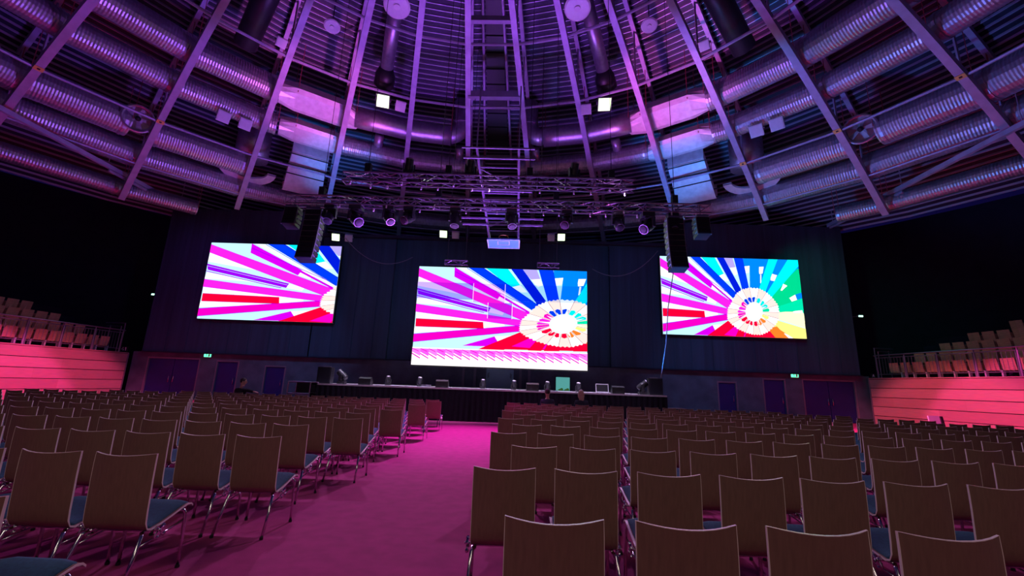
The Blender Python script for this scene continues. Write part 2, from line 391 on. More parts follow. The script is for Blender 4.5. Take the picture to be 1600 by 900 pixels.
# ------------------------------------------------------------------ ducts
def track(r, ka, kb, off=.7):
    ks = [ka]+[k for k in range(math.ceil(ka+.05), math.floor(kb-.05)+1)]+[kb]
    # facets between beam planes, as the straight duct lengths
    def P(k):
        f = math.floor(k); t_ = k-f
        return RP(f, r, off).lerp(RP(f+1, r, off), t_)
    return [P(k) for k in ks]
def resample(pts, st):
    out = [pts[0]]
    for p, q in zip(pts, pts[1:]):
        n_ = max(1, int((q-p).length/st)); out += [p.lerp(q, i/n_) for i in range(1, n_+1)]
    return out
def spiral(b, pts, R, st=.055, n=20):
    ps = resample(pts, st); rad = [R+(.013 if i % 2 else 0) for i in range(len(ps))]
    b.tube(ps, R, n, 0, True, rad)
def duct(label, r, segs, R, off=.7, hang=True, group='spiral ventilation ducts'):
    o = track(r, segs[0][1], segs[0][2], off)[0]
    t = empty('ventilation_duct', o, label, 'duct', group)
    for kind, ka, kb in segs:
        pts = track(r, ka, kb, off)
        if kind == 'spiral':
            b = MB(); spiral(b, pts, R); b.build('spiral_pipe', 'galv', t, o)
            b = MB()
            for i in range(len(pts)-1):
                for f in (.06, .94):
                    c = pts[i].lerp(pts[i+1], f); d = (pts[i+1]-pts[i]).normalized(); b.tube([c-d*.05, c+d*.05], R+.03, 20)
            b.each('coupling', 'galv', t, o)
        elif kind == 'smooth':
            b = MB(); b.tube(resample(pts, .8), R*.92, 20); b.build('smooth_pipe', 'galv', t, o, smooth=True)
        elif kind == 'box':
            p, q = pts[0], pts[-1]; d = (q-p).normalized(); sl = (RP((ka+kb)/2, r+.1, off)-RP((ka+kb)/2, r-.1, off)).normalized()
            w_ = R*1.12; h_ = R*.62; up = d.cross(sl).normalized(); vs = []
            for c, s_ in ((p-d*.75, 0), (p, 1), (q, 1), (q+d*.75, 0)):
                for i in range(16):
                    a = 2*pi*(i+.5)/16; cx, cy = cos(a), sin(a)
                    if s_: k_ = 1/max(abs(cx), abs(cy)); vs.append(c+sl*cx*k_*w_+up*cy*k_*h_)
                    else: vs.append(c+sl*cx*R*.92+up*cy*R*.92)
            b = MB(); fs = []
            for i in range(3):
                for j in range(16): fs.append((i*16+j, i*16+(j+1) % 16, (i+1)*16+(j+1) % 16, (i+1)*16+j))
            fs += [tuple(range(15, -1, -1)), tuple(48+i for i in range(16))]
            b.add(vs, fs); b.build('rectangular_section', 'sheet', t, o)
        if hang:
            b = MB(); pp = resample(pts, 3.2)
            for p in pp:
                rr = hypot(p.x-RCX, p.y-RCY)/RS; zt = prof(rr)+RS*2.85; dx = V((p.x-RCX, p.y-RCY, 0)).normalized()*(R+.05)
                for sgn in (-1, 1): b.tube([p+dx*sgn+V((0, 0, -.1)), V((p.x, p.y, zt))+dx*sgn], .018, 4)
            b.each('hanger_rod', 'redrod', t, o, 2)
    return t, o
duct('upper ribbed silver duct with a flat pink box section, left of centre', 13.3, [('spiral', -8, -3.95), ('box', -3.72, -3.02), ('smooth', -2.85, -1.3)], .62)
duct('upper ribbed silver duct with a flat pink box section, right of centre', 13.3, [('smooth', .28, 1.72), ('box', 1.9, 2.62), ('spiral', 2.85, 7)], .62)
duct('second ribbed duct from the top on the left, boxed above the slanted flat shaft', 14.75, [('spiral', -8, -3.85), ('box', -3.62, -3.1), ('spiral', -2.95, -.75)], .55)
duct('second ribbed duct from the top on the right, boxed above the slanted flat shaft', 14.75, [('spiral', -.2, 1.85), ('box', 2.05, 2.6), ('spiral', 2.75, 7)], .55)
duct('long ribbed duct ending at the round fan above the left stand', 17.0, [('spiral', -8, -5.2)], .72)
duct('short ribbed duct between the fan and the curved riser, left side', 17.0, [('spiral', -5.0, -4.02)], .68)
duct('long ribbed duct ending at the round fan above the right stand', 17.0, [('spiral', 4.25, 7)], .72)
duct('short ribbed duct between the fan and the curved riser, right side', 17.0, [('spiral', 3.05, 4.0)], .68)
duct('lower ribbed duct on the left, running behind the lighting truss', 18.2, [('spiral', -8, -.72)], .62)
duct('lower ribbed duct on the right, bluish at its edge, running behind the truss', 18.2, [('spiral', -.25, 7)], .62)
duct('outermost dark ribbed duct over the left stand, in shadow', 19.9, [('spiral', -8, -4.35)], .42)
duct('outermost dark ribbed duct over the right stand, in shadow', 19.9, [('spiral', 3.6, 7)], .42)
# elbows up at the inner ends, connecting pipes, risers and slanted shafts, mirrored
for s_, kf in (('left', lambda k: k), ('right', lambda k: -1.03-k)):
    e = RP(kf(-1.28), 13.3, .7)
    e = track(13.3, *sorted((kf(-1.28), kf(-1.35))), .7)[0]
    t = empty('duct_elbow', e, 'smooth elbow pipe turning up at the inner end of the %s upper duct' % s_, 'duct', 'duct elbows')
    dd = (RP(kf(-1.0), 13.3, .7)-RP(kf(-1.3), 13.3, .7)).normalized(); b = MB()
    pts = [e-dd*.05]+[e+dd*(.75*sin(a))+V((0, 0, .75*(1-cos(a)))) for a in [pi/2*i/6 for i in range(1, 7)]]; pts.append(pts[-1]+V((0, 0, 1.5)))
    b.tube(pts, .5, 16); b.build('bend', 'galv', t, e, smooth=True)
    b = MB(); b.tube([pts[-2], pts[-2]+V((0, 0, .12))], .55, 16); b.build('collar', 'galv', t, e)
    for kk, R_ in ((-2.45, .26), (-1.15, .24)):
        p, q = RP(kf(kk), 13.75, .6), RP(kf(kk), 14.45, .7)
        b = MB(); b.tube([p, q], R_, 14); b.build('connecting_pipe', 'galv', None, p, smooth=True, label='short smooth connecting pipe between the two upper ducts, %s one on the %s' % ('outer' if kk < -2 else 'inner', s_), cat='pipe', group='connecting pipes')
    p, q = RP(kf(-2.5), 8.4, 1.0), RP(kf(-2.5), 11.0, .9); q2 = RP(kf(-2.5), 11.7, .85)
    t = empty('sloping_pipe', p, 'round pipe with a flared mouth above the lit floodlight, %s of centre' % s_, 'pipe', 'sloping pipes')
    b = MB(); b.tube([p, q], .33, 18); b.build('pipe', 'galv', t, p, smooth=True)
    b = MB(); b.tube([q, q.lerp(q2, .4), q2], .33, 18, rad=[.33, .5, .52]); b.build('flared_mouth', 'plastic', t, p, smooth=True)
    p, q = RP(kf(-4.5), 8.6, 1.1), RP(kf(-4.5), 12.4, 1.0)
    b = MB(); b.tube([p, q], .5, 18); b.build('dark_pipe', 'plastic', None, p, smooth=True, label='wide dark pipe running up the roof beside the small white floodlight, %s side' % s_, cat='pipe', group='dark sloping pipes')
    # slanted flat shaft from the boxed duct down towards the truss
    ka, kb = kf(-3.58), kf(-3.10)
    p = RP(kf(-3.34), 15.2, .7); t = empty('flat_duct_shaft', p, 'wide flat sheet-metal shaft slanting down from the boxed duct, %s of centre' % s_, 'duct', 'flat duct shafts')
    b = MB(); rr = [15.35, 15.7, 16.1, 16.5, 16.9, 17.2, 17.42, 17.5]; oo = [.35, .30, .25, .2, .15, .15, .35, .7]
    L_ = [RP(ka, r, o_) for r, o_ in zip(rr, oo)]; R_ = [RP(kb, r, o_) for r, o_ in zip(rr, oo)]
    L2 = [RP(ka, r-.0, o_+.45) for r, o_ in zip(rr, oo)]; R2 = [RP(kb, r-.0, o_+.45) for r, o_ in zip(rr, oo)]
    n_ = len(rr); fs = []
    for i in range(n_-1):
        fs += [(i, i+1, n_+i+1, n_+i), (2*n_+i, 3*n_+i, 3*n_+i+1, 2*n_+i+1), (i, 2*n_+i, 2*n_+i+1, i+1), (n_+i, n_+i+1, 3*n_+i+1, 3*n_+i)]
    fs += [(0, n_, 3*n_, 2*n_), (n_-1, 3*n_-1, 4*n_-1, 2*n_-1)]
    b.add(L_+R_+L2+R2, fs); b.build('shaft', 'sheet', t, p)
    b = MB()
    for r in (15.35, 15.9, 16.35, 16.8, 17.2):
        b.bar(RP(kf(-3.66), r, .22), RP(kf(-3.02), r, .22), .05, .05)
    b.build('stiffener', 'plastic', t, p)
    # big curved riser beside it
    p = RP(kf(-4.0), 16.7, 1.0); t = empty('duct_riser', p, 'wide dark round riser with a curved sheet collar, %s side of the roof' % s_, 'duct', 'duct risers')
    b = MB(); b.tube([p+V((0, 0, -.35)), p+V((0, 0, 1.7))], .85, 22); b.build('pipe', 'galv', t, p, smooth=True)
    b = MB(); c0 = RP(kf(-4.0), 17.3, .55); ax = (RP(kf(-3.5), 17.3, .55)-c0).normalized(); ra = (RP(kf(-4.0), 17.6, .55)-c0).normalized()
    vs = []; fs = []
    for i in range(13):
        a = pi*(i/12); c = c0-ra*.3+ax*cos(a)*1.45+ra*sin(a)*1.05; c1 = c0-ra*.3+ax*cos(a)*1.0+ra*sin(a)*.6
        vs += [c, c1, c+V((0, 0, .12)), c1+V((0, 0, .12))]
    for i in range(12):
        q = 4*i; fs += [(q, q+1, q+5, q+4), (q+2, q+6, q+7, q+3), (q, q+4, q+6, q+2), (q+1, q+3, q+7, q+5)]
    b.add(vs, fs); b.build('curved_collar', 'sheet', t, p)
    # round fan with blades
    p = RP(kf(-5.16) if s_ == 'left' else 4.14, 16.35, .35); d = (V((0, 3, 1.4))-p).normalized(); Rf = d.to_track_quat('Z', 'Y').to_matrix()
    t = empty('ceiling_fan', p, 'round ventilation fan with guard ring above the %s stand' % s_, 'fan', 'round fans')
    b = MB(); b.lathe([(.58, -.35), (.62, -.3), (.62, .12), (.66, .14), (.60, .17), (.54, .12), (.54, -.3)], p, 24, Rf); b.build('housing', 'galv', t, p, smooth=False)
    b = MB()
    for i in range(5):
        a = 2*pi*i/5; e1 = Rf@V((cos(a), sin(a), 0)); e2 = Rf@V((-sin(a), cos(a), .6)).normalized()
        b.add([p+e1*.1-e2*.06, p+e1*.5-e2*.13, p+e1*.5+e2*.13, p+e1*.1+e2*.06], [(0, 1, 2, 3), (3, 2, 1, 0)])
    b.build('blade', 'white', t, p)
    b = MB(); b.lathe([(.12, -.1), (.12, .12), (.04, .18)], p, 12, Rf); b.build('hub', 'plastic', t, p)

# ------------------------------------------------------------------ roof lamps
def flood(p, lit, label, group, size=.42, aim=(0, 6, 0)):
    d = (V(aim)-p).normalized(); R = d.to_track_quat('-Z', 'Y').to_matrix()
    t = empty('floodlight', p, label, 'floodlight', group)
    b = MB(); b.box(p, (size*1.15, size*1.15, .18), R); b.build('housing', 'plastic' if lit else 'white', t, p)
    b = MB(); b.box(p-(R@V((0, 0, .1))), (size, size, .03), R); b.build('lamp_glass', 'flood' if lit else 'lampglass', t, p)
    b = MB(); b.bar(p+R@V((size*.62, 0, 0)), p+R@V((size*.62, 0, .32)), .03, .05); b.bar(p+R@V((-size*.62, 0, 0)), p+R@V((-size*.62, 0, .32)), .03, .05); b.bar(p+R@V((-size*.64, 0, .32)), p+R@V((size*.64, 0, .32)), .05, .03)
    b.build('bracket', 'steel', t, p)
    if lit: light('flood_lamp', 'SPOT', p-(R@V((0, 0, .16))), 170, (.80, 1, .72), aim, .2, 150, .8)
    return t
flood(RP(-2.49, 11.5, -.12), True, 'bright greenish-white floodlight on the roof left of centre', 'lit roof floodlights', .62, (-4, 8, 0))
flood(RP(1.44, 11.5, -.12), True, 'bright greenish-white floodlight on the roof right of centre', 'lit roof floodlights', .62, (3, 8, 0))
flood(RP(-2.19, 11.55, -.12), False, 'unlit white floodlight just right of the lit left roof lamp', 'unlit roof floodlights', .45)
flood(RP(1.12, 11.55, -.12), False, 'unlit white floodlight just left of the lit right roof lamp', 'unlit roof floodlights', .45)
flood(RP(-4.47, 14.45, -.12), False, 'unlit pale floodlight on the left, outer one of two', 'unlit roof floodlights', .48)
flood(RP(-4.22, 14.42, -.12), False, 'unlit pale floodlight on the left, inner one of two', 'unlit roof floodlights', .48)
flood(RP(3.29, 14.5, -.12), False, 'unlit cyan-tinted floodlight on the right, inner one of two', 'unlit roof floodlights', .5)
flood(RP(3.52, 14.54, -.12), False, 'unlit cyan-tinted floodlight on the right, outer one of two', 'unlit roof floodlights', .5)
flood(RP(-4.17, 10.77, -.12), False, 'small unlit white floodlight beside a roof beam, high on the left', 'unlit roof floodlights', .36)
flood(RP(3.17, 10.77, -.12), False, 'small unlit white floodlight beside a roof beam, high on the right', 'unlit roof floodlights', .36)
for (u, v, lit, lab) in [(525, 370, 1, 'lit floodlight on the wall top left of the left line array gap'), (693, 365, 1, 'lit floodlight on the wall top above the centre screen, left one'), (877, 370, 1, 'lit floodlight on the wall top above the centre screen, right one'),
                    (545, 372, 0, 'unlit small floodlight beside the lit lamp above the left screen'), (712, 367, 0, 'unlit floodlight right of the lit lamp above the centre screen'), (861, 371, 0, 'unlit blue-tinted floodlight left of the lit lamp above the centre screen')]:
    p = at(u, v, 24.6); flood(p, lit, lab, 'wall top floodlights', .42 if lit else .36, (p.x*.7, 12, 0))
for kk, r, rad, lab in ((-2.51, 7.95, .56, 'large round pale high-bay lamp at the top edge, left'), (1.39, 7.93, .56, 'large round pale high-bay lamp at the top edge, right'), (-3.55, 9.45, .34, 'small bell-shaped hanging lamp, high on the left'), (2.54, 9.35, .34, 'small bell-shaped hanging lamp, high on the right')):
    p = RP(kk, r, -.1); t = empty('pendant_lamp', p, lab, 'lamp', 'hanging bell lamps'); tip = (V((0, 0, 1.4))-p).normalized(); R = (V((0, 0, -1)).lerp(tip, .35)).normalized().to_track_quat('-Z', 'Y').to_matrix()
    b = MB(); b.lathe([(rad, 0), (rad*1.04, .02), (rad*.9, .14), (rad*.5, .34), (rad*.25, .5), (.05, .52)][::1], p, 28, R); b.build('lamp_shade', 'white', t, p, smooth=True)
    b = MB(); b.lathe([(rad*.9, -.02), (rad*.9, .0)], p, 28, R); b.lathe([(rad*.25, -.07), (rad*.25, -.02)], p, 16, R, 1); b.build('lens', ['lampglass', 'white'], t, p)
    b = MB(); b.tube([p+R@V((0, 0, .5)), V((p.x, p.y, prof(r)+RS*2.8))], .02, 5); b.build('cable', 'plastic', t, p)

# folded basketball backstop in the central bay
o = at(787, 380, 19.2); t = empty('basketball_backstop', o, 'folded basketball hoop frame with a blue backboard under the central roof bay', 'basketball hoop')
bl, br = at(765, 372, 19.4), at(810, 373, 19.4); tl, tr = at(745, 230, 17.6), at(811, 232, 17.6)
b = MB()
for p, q in ((bl, tl), (br, tr)): b.bar(p, q, .09, .09)
L = lambda v: (tl.lerp(bl, (v-230)/142), tr.lerp(br, (v-230)/142))
for v in (260, 285, 300, 313, 325, 332, 346, 360): p, q = L(v); b.bar(p, q, .05, .05)
p, q = L(354)[0], L(334)[1]; b.bar(p, q, .05, .05); p, q = L(262)[0], L(292)[1]; b.bar(p, q, .04, .04)
b.build('frame', 'steel', t, o)
b = MB()
for v, x0, x1 in ((230, 722, 836), (246, 724, 836), (297, 737, 832), (340, 720, 849), (350, 723, 848)):
    Y = 17.55+(v-230)/142*1.8; b.bar(at(x0, v, Y), at(x1, v+3, Y), .07, .07)
b.each('cross_tube', 'steel', t, o)
c = at(787, 380.5, 19.3); ex = (at(812, 381, 19.3)-at(762, 380, 19.3)).normalized(); ey = V((0, .99, -.10)).normalized(); ez = ex.cross(ey); R = Matrix((ex, ey, ez)).transposed()
b = MB(); b.box(c, (1.5, 1.0, .05), R); b.build('backboard', 'boardblue', t, o)
b = MB(); dn = R@V((0, 0, -.035))
for x0, x1, y0, y1 in ((-.75, .75, -.5, -.46), (-.75, .75, .46, .5), (-.75, -.71, -.5, .5), (.71, .75, -.5, .5), (-.28, .28, -.34, -.31), (-.28, .28, .07, .1), (-.28, -.25, -.34, .1), (.25, .28, -.34, .1)):
    b.box(c+dn+R@V(((x0+x1)/2, (y0+y1)/2, 0)), (x1-x0, y1-y0, .012), R)
b.build('board_marking', 'white', t, o)
b = MB(); rc = c+dn+R@V((0, -.3, .22)); b.tube([rc+R@V((.22*cos(2*pi*i/20), .22*sin(2*pi*i/20), 0)) for i in range(21)], .012, 6); b.bar(rc+R@V((0, .2, 0)), c+R@V((0, .1, .03)), .1, .03)
b.build('hoop', 'orange', t, o)
b = MB()
for p in (tl, tr): b.bar(p, p+V((0, .4, 3.5)), .06, .06)
b.each('support_strut', 'steel', t, o)

# ------------------------------------------------------------------ LED screens
# the picture: a fan of coloured pencils meeting at a white glow; x,y in a 1500x900 sketch grid
QUAD = [(80, 85), (1345, 120), (1430, 838), (103, 795)]
def homog(Q):
    # unit square corners (0,0),(1,0),(1,1),(0,1) -> Q ; return inverse map
    (x0, y0), (x1, y1), (x2, y2), (x3, y3) = Q
    sx, sy = x0-x1+x2-x3, y0-y1+y2-y3; dx1, dx2, dy1, dy2 = x1-x2, x3-x2, y1-y2, y3-y2
    den = dx1*dy2-dx2*dy1; g = (sx*dy2-dx2*sy)/den; h = (dx1*sy-sx*dy1)/den
    Hm = Matrix(((x1-x0+g*x1, x3-x0+h*x3, x0), (y1-y0+g*y1, y3-y0+h*y3, y0), (g, h, 1)))
    return Hm.inverted()
HI = homog(QUAD)
def uv(p):
    q = HI@V((p[0], p[1], 1)); return (q.x/q.z, q.y/q.z)
PIC = []   # (colour, polygon in uv)
def pg(col, *pts): PIC.append((col, [uv(p) for p in pts]))
# colours (linear)
PK = (1, .015, .72); MG = (.95, 0, .50); VI = (.30, 0, .85); PU = (.62, 0, .80); RD = (1, .0, .035); BL = (0, .04, .85); DB = (0, .01, .62)
AZ = (0, .22, .90); CY = (0, .80, .85); GR = (0, .62, .25); G2 = (0, .72, .38); YE = (1, .88, .22); PY = (1, .97, .60); OR = (1, .20, .02)
WD = (.98, .72, .66); WT = (1, .95, .95); SK = (.50, .88, 1); SK2 = (.78, .93, 1); SKB = (.50, .80, .93); LI = (.42, .35, .95); GY = (.35, .22, .28)
pg(SKB, (-900, -300), (2200, -300), (2200, 1600), (-900, 1600))
for y0, y1, x in ((220, 300, 560), (350, 430, 420), (500, 570, 500), (630, 690, 420), (740, 800, 380)):   # cyan patches between the pencils
    pg(SK, (190, y0+30), (x, y0+60), (x, y1+10), (200, y1+10))
pg(AZ, (900, 60), (1400, 60), (1420, 420), (940, 590)); pg(GR, (1340, 200), (1480, 200), (1430, 600), (940, 590))
pg(PY, (1400, 590), (1480, 590), (1480, 760), (940, 590)); pg(OR, (1100, 700), (1440, 860), (1200, 900), (940, 590)); pg(RD, (520, 830), (1150, 840), (940, 590)); pg(MG, (640, 800), (880, 830), (940, 590))
for (a, b_, c, d) in (((85, 170), (560, 400), (420, 360), (85, 262)), ((95, 500), (560, 590), (470, 560), (100, 555)), ((100, 632), (440, 650), (420, 660), (95, 690)), ((95, 360), (430, 470), (300, 440), (90, 420)), ((1010, 250), (1010, 330), (1000, 330), (1000, 250))):
    pg(WT, a, b_, c, d)
# back row pencils: body, then pale wood
BACK = [(CY, (455, 90), (580, 94), (665, 245), (612, 268), (712, 310), (680, 312)),
 (LI, (650, 98), (745, 102), (772, 185), (722, 192), (792, 245), (765, 262)),
 (AZ, (840, 104), (905, 106), (902, 172), (852, 178), (897, 235), (868, 242)),
 (AZ, (975, 106), (1035, 108), (1032, 180), (982, 182), (1022, 242), (992, 248)),
 (AZ, (1165, 110), (1245, 112), (1155, 258), (1102, 242), (1130, 312), (1094, 304)),
 (GR, (1350, 200), (1360, 290), (1260, 358), (1212, 335), (1222, 404), (1186, 396)),
 (AZ, (1395, 410), (1400, 462), (1340, 482), (1322, 434), (1290, 498), (1268, 464)),
 (G2, (1400, 560), (1405, 605), (1395, 602), (1385, 568), (1308, 602), (1300, 588)),
 (RD, (100, 562), (103, 628), (492, 642), (485, 588), (610, 618), (606, 602)),
 (VI, (85, 282), (95, 338), (506, 496), (516, 456), (588, 522), (598, 494)),
 (PU, (280, 88), (285, 175), (548, 378), (562, 330), (612, 410), (632, 376)),
 (PU, (385, 802), (520, 806), (584, 764), (560, 714), (655, 738), (656, 704)),
 (OR, (1300, 840), (1360, 845), (1325, 832), (1222, 786), (1245, 838), (1215, 820))]
for col, a, b_, c, d, e, f in BACK:
    pg(col, a, b_, c, d); pg(WT, d, c, ((c[0]+d[0])/2, (c[1]+d[1])/2)); pg(WT, d, c, e, f)
pg(LI, (165, 250), (520, 395), (560, 430), (180, 275)) if 0 else None
pg(VI, (85, 345), (85, 352), (480, 500), (485, 495)); pg(PU, (120, 190), (130, 205), (560, 440), (560, 430))
# front row pencils
FRONT = [(PK, (70, 100), (70, 165), (705, 562), (742, 505)), (PU, (285, 100), (282, 120), (735, 500), (745, 490)),
 (SK2, (290, 85), (350, 86), (770, 470), (748, 492)), (BL, (350, 84), (438, 86), (785, 425), (752, 468)), (DB, (595, 90), (662, 94), (828, 396), (782, 430)),
 (BL, (755, 98), (838, 102), (896, 374), (834, 394)), (AZ, (900, 102), (990, 104), (985, 384), (904, 382)),
 (CY, (1078, 104), (1162, 108), (1047, 410), (987, 384)), (CY, (1255, 110), (1350, 112), (1352, 175), (1104, 460), (1056, 425)),
 (GR, (1362, 250), (1378, 400), (1152, 525), (1114, 478)), (G2, (1390, 470), (1410, 575), (1168, 596), (1156, 545)),
 (PY, (1410, 612), (1425, 690), (1166, 655), (1166, 600)), (YE, (1425, 748), (1440, 842), (1320, 842), (1110, 710), (1150, 668)),
 (OR, (1112, 765), (1150, 722), (1270, 842), (1150, 842)), (RD, (1010, 795), (1062, 772), (1112, 842), (1020, 842)),
 (RD, (868, 776), (930, 792), (942, 842), (852, 842)), (RD, (800, 752), (860, 775), (838, 842), (760, 838)), (RD, (702, 672), (765, 722), (618, 842), (470, 838)),
 (MG, (90, 705), (92, 772), (702, 662), (696, 614)), (PK, (85, 428), (88, 492), (700, 616), (706, 566))]
for c_, *P in FRONT: pg(c_, *P)
pg(RD, (60, 700), (60, 702), (61, 702))
# thin dark seams along the pencils
def seam(a, b_, wd=4, col=DB): pg(col, (a[0], a[1]-wd/2), (b_[0], b_[1]-wd/2), (b_[0], b_[1]+wd/2), (a[0], a[1]+wd/2))
for a, b_, c in (((70, 98), (742, 503), PU), ((70, 167), (705, 564), PU), ((85, 426), (706, 565), PU), ((88, 494), (700, 618), PU), ((90, 703), (696, 612), VI), ((92, 774), (702, 664), VI), ((100, 560), (485, 586), (.5, 0, .2)), ((103, 630), (492, 644), (.5, 0, .2)),
                 ((350, 95), (752, 470), DB), ((438, 92), (785, 427), DB), ((285, 130), (700, 420), VI), ((85, 300), (510, 470), LI)):
    seam(a, b_, 5, c)
# ring of sharpened wood, coloured leads and glow
CX, CY_ = 940, 592
edge = [(705, 660), (702, 612), (706, 562), (742, 505), (782, 430), (834, 394), (900, 378), (985, 384), (1052, 418), (1108, 468), (1155, 530), (1168, 598), (1166, 655), (1130, 715), (1070, 770), (1005, 798), (932, 795), (864, 776), (800, 748), (735, 700)]
leads = [MG, PK, PK, MG, BL, BL, BL, CY, CY, CY, G2, PY, YE, OR, OR, RD, RD, RD, RD, MG]
for i in range(len(edge)):
    a, c = edge[i], edge[(i+1) % len(edge)]
    for j in range(3):      # scalloped edge
        p = (a[0]+(c[0]-a[0])*j/3, a[1]+(c[1]-a[1])*j/3); q = (a[0]+(c[0]-a[0])*(j+1)/3, a[1]+(c[1]-a[1])*(j+1)/3)
        mx = ((p[0]+q[0])/2, (p[1]+q[1])/2); k = 1.05
        pg(WD if i % 2 else WT, p, (CX+(mx[0]-CX)*k, CY_+(mx[1]-CY_)*k), q, (CX, CY_))
for i in range(len(edge)):
    a, c = edge[i], edge[(i+1) % len(edge)]; f = .60; k = .62
    P = lambda p, s: (CX+(p[0]-CX)*s, CY_+(p[1]-CY_)*s)
    l = lambda t: (a[0]+(c[0]-a[0])*t, a[1]+(c[1]-a[1])*t)
    pg(leads[i], P(l(.12), f), P(l(.5), f+.05), P(l(.88), f), (CX, CY_))
    n_ = (c[1]-a[1], a[0]-c[0]); L_ = hypot(*n_); n_ = (n_[0]/L_, n_[1]/L_)
    d = (-(a[1]-CY_), a[0]-CX); L_ = hypot(*d); d = (d[0]/L_*1.6, d[1]/L_*1.6)
    pg(GY, (a[0]-d[0], a[1]-d[1]), (a[0]+d[0], a[1]+d[1]), (CX+d[0], CY_+d[1]), (CX-d[0], CY_-d[1]))
for i in range(12):
    a = 2*pi*i/12+.1; r_ = 112+14*((i*7) % 4); d = .045
    pg(SK2, (CX+r_*cos(a), CY_+r_*sin(a)), (CX+60*cos(a+d*4), CY_+60*sin(a+d*4)), (CX+60*cos(a-d*4), CY_+60*sin(a-d*4)))
pg(SK2, *[(CX+80*cos(2*pi*i/24), CY_+90*sin(2*pi*i/24)) for i in range(24)])
pg((1, 1, 1), *[(CX+62*cos(2*pi*i/24), CY_+66*sin(2*pi*i/24)) for i in range(24)])
_em = {}
def em(col, st):
    k = (tuple(round(c, 3) for c in col), st)
    if k not in _em: _em[k] = emis('screen_pixels', col, st)
    return _em[k]
def clip(poly, x0, x1, y0, y1):
    for ax, lim, sg in ((0, x0, 1), (0, x1, -1), (1, y0, 1), (1, y1, -1)):
        out = []
        for i in range(len(poly)):
            a, c = poly[i-1], poly[i]; ia = (a[ax]-lim)*sg >= 0; ic = (c[ax]-lim)*sg >= 0
            if ia != ic:
                t_ = (lim-a[ax])/(c[ax]-a[ax]); out.append((a[0]+(c[0]-a[0])*t_, a[1]+(c[1]-a[1])*t_))
            if ic: out.append(c)
        poly = out
        if len(poly) < 3: return []
    return poly
def screen(name_lab, x0, x1, z0, z1, y, su, sv, wins, st=1.25, extra=None):
    c = ((x0+x1)/2, y, z0); t = empty('led_screen', c, name_lab, 'screen', 'led screens'); wd, ht = x1-x0, z1-z0
    b = MB(); b.box((0, .12, ht/2), (wd+.10, .2, ht+.10)); b.build('cabinet', 'plastic', t)
    b = MB(); n_ = int(round(wd/1.0)); mm = int(round(ht/1.0))
    for i in range(n_+1): b.box((-wd/2+wd*i/n_, .24, ht/2), (.05, .06, ht))
    for i in range(mm+1): b.box((0, .27, ht*i/mm), (wd, .05, .05))
    b.build('rear_frame', 'alu', t)
    polys = []
    for mul, (a0, a1, b0, b1) in wins:
        for col, P in PIC:
            Q = clip([(p[0]*su, p[1]*sv) for p in P], a0, a1, b0, b1)
            if Q: polys.append((tuple(c_*m_ for c_, m_ in zip(col, mul)), Q))
    if extra: polys += extra
    mats = []; b = MB(); dz = .0007
    for i, (col, Q) in enumerate(polys):
        mt = em(col, st)
        if mt not in mats: mats.append(mt)
        b.add([(-wd/2+wd*q[0], .015-.015-dz*i*.3, ht-ht*q[1]) for q in Q], [tuple(range(len(Q)))], mats.index(mt))
    b.build('display_image', mats, t)
    return t
F1 = [((1, 1, 1), (0, 1, 0, 1))]
screen('left LED screen with pink and violet pencils running to the right', -18.6, -10.7, 4.57, 9.19, 24.7, 1.95, 1.0, F1)
screen('right LED screen with a full fan of rainbow pencils around a white glow', 8.3, 16.4, 4.56, 9.2, 24.7, 1, 1, F1)
W1 = (1, 1, 1); DM = (.55, .40, .90); DB_ = (.60, .75, .95)
x = []
CUT = .828
tile = [(WT, [(0, CUT), (1, CUT), (1, 1), (0, 1)])]
for i in range(21):
    u0 = i/21; tile += [((1, .10, .80) if i % 2 else (1, .20, .88), [(u0, CUT+.012), (u0+1/21, CUT+.012), (u0+1/21, CUT+.085), (u0, CUT+.045)]),
                        ((.75, 0, .55), [(u0, CUT+.055), (u0+1/21, CUT+.100), (u0+1/21, CUT+.112), (u0, CUT+.067)]),
                        ((.75, 0, .55), [(u0, CUT+.008), (u0+1/21*.8, CUT+.035), (u0+1/21*.8, CUT+.043), (u0, CUT+.016)]) ]
wins = [(W1, (0, 1, 0, CUT)), (DM, (0, .33, .165, .335)), ((1, .55, .85), (.33, .52, .165, .36)), (DB_, (.52, 1, .165, .335)), (DM, (.42, .565, .36, .52))]
line = [((1, .7, .95), [(.33, .165), (.333, .165), (.333, .36), (.33, .36)]), ((1, .7, .95), [(.517, .165), (.52, .165), (.52, .36), (.517, .36)]), ((1, .8, .95), [(.42, .36), (.423, .36), (.423, .52), (.42, .52)]), ((1, .8, .95), [(.562, .36), (.565, .36), (.565, .52), (.562, .52)])]
screen('centre LED screen over the stage with pencils, a white glow and a striped bottom band', -4.8, 3.22, 2.18, 6.84, 20, 1.33, .80, wins, 1.25, line+tile)

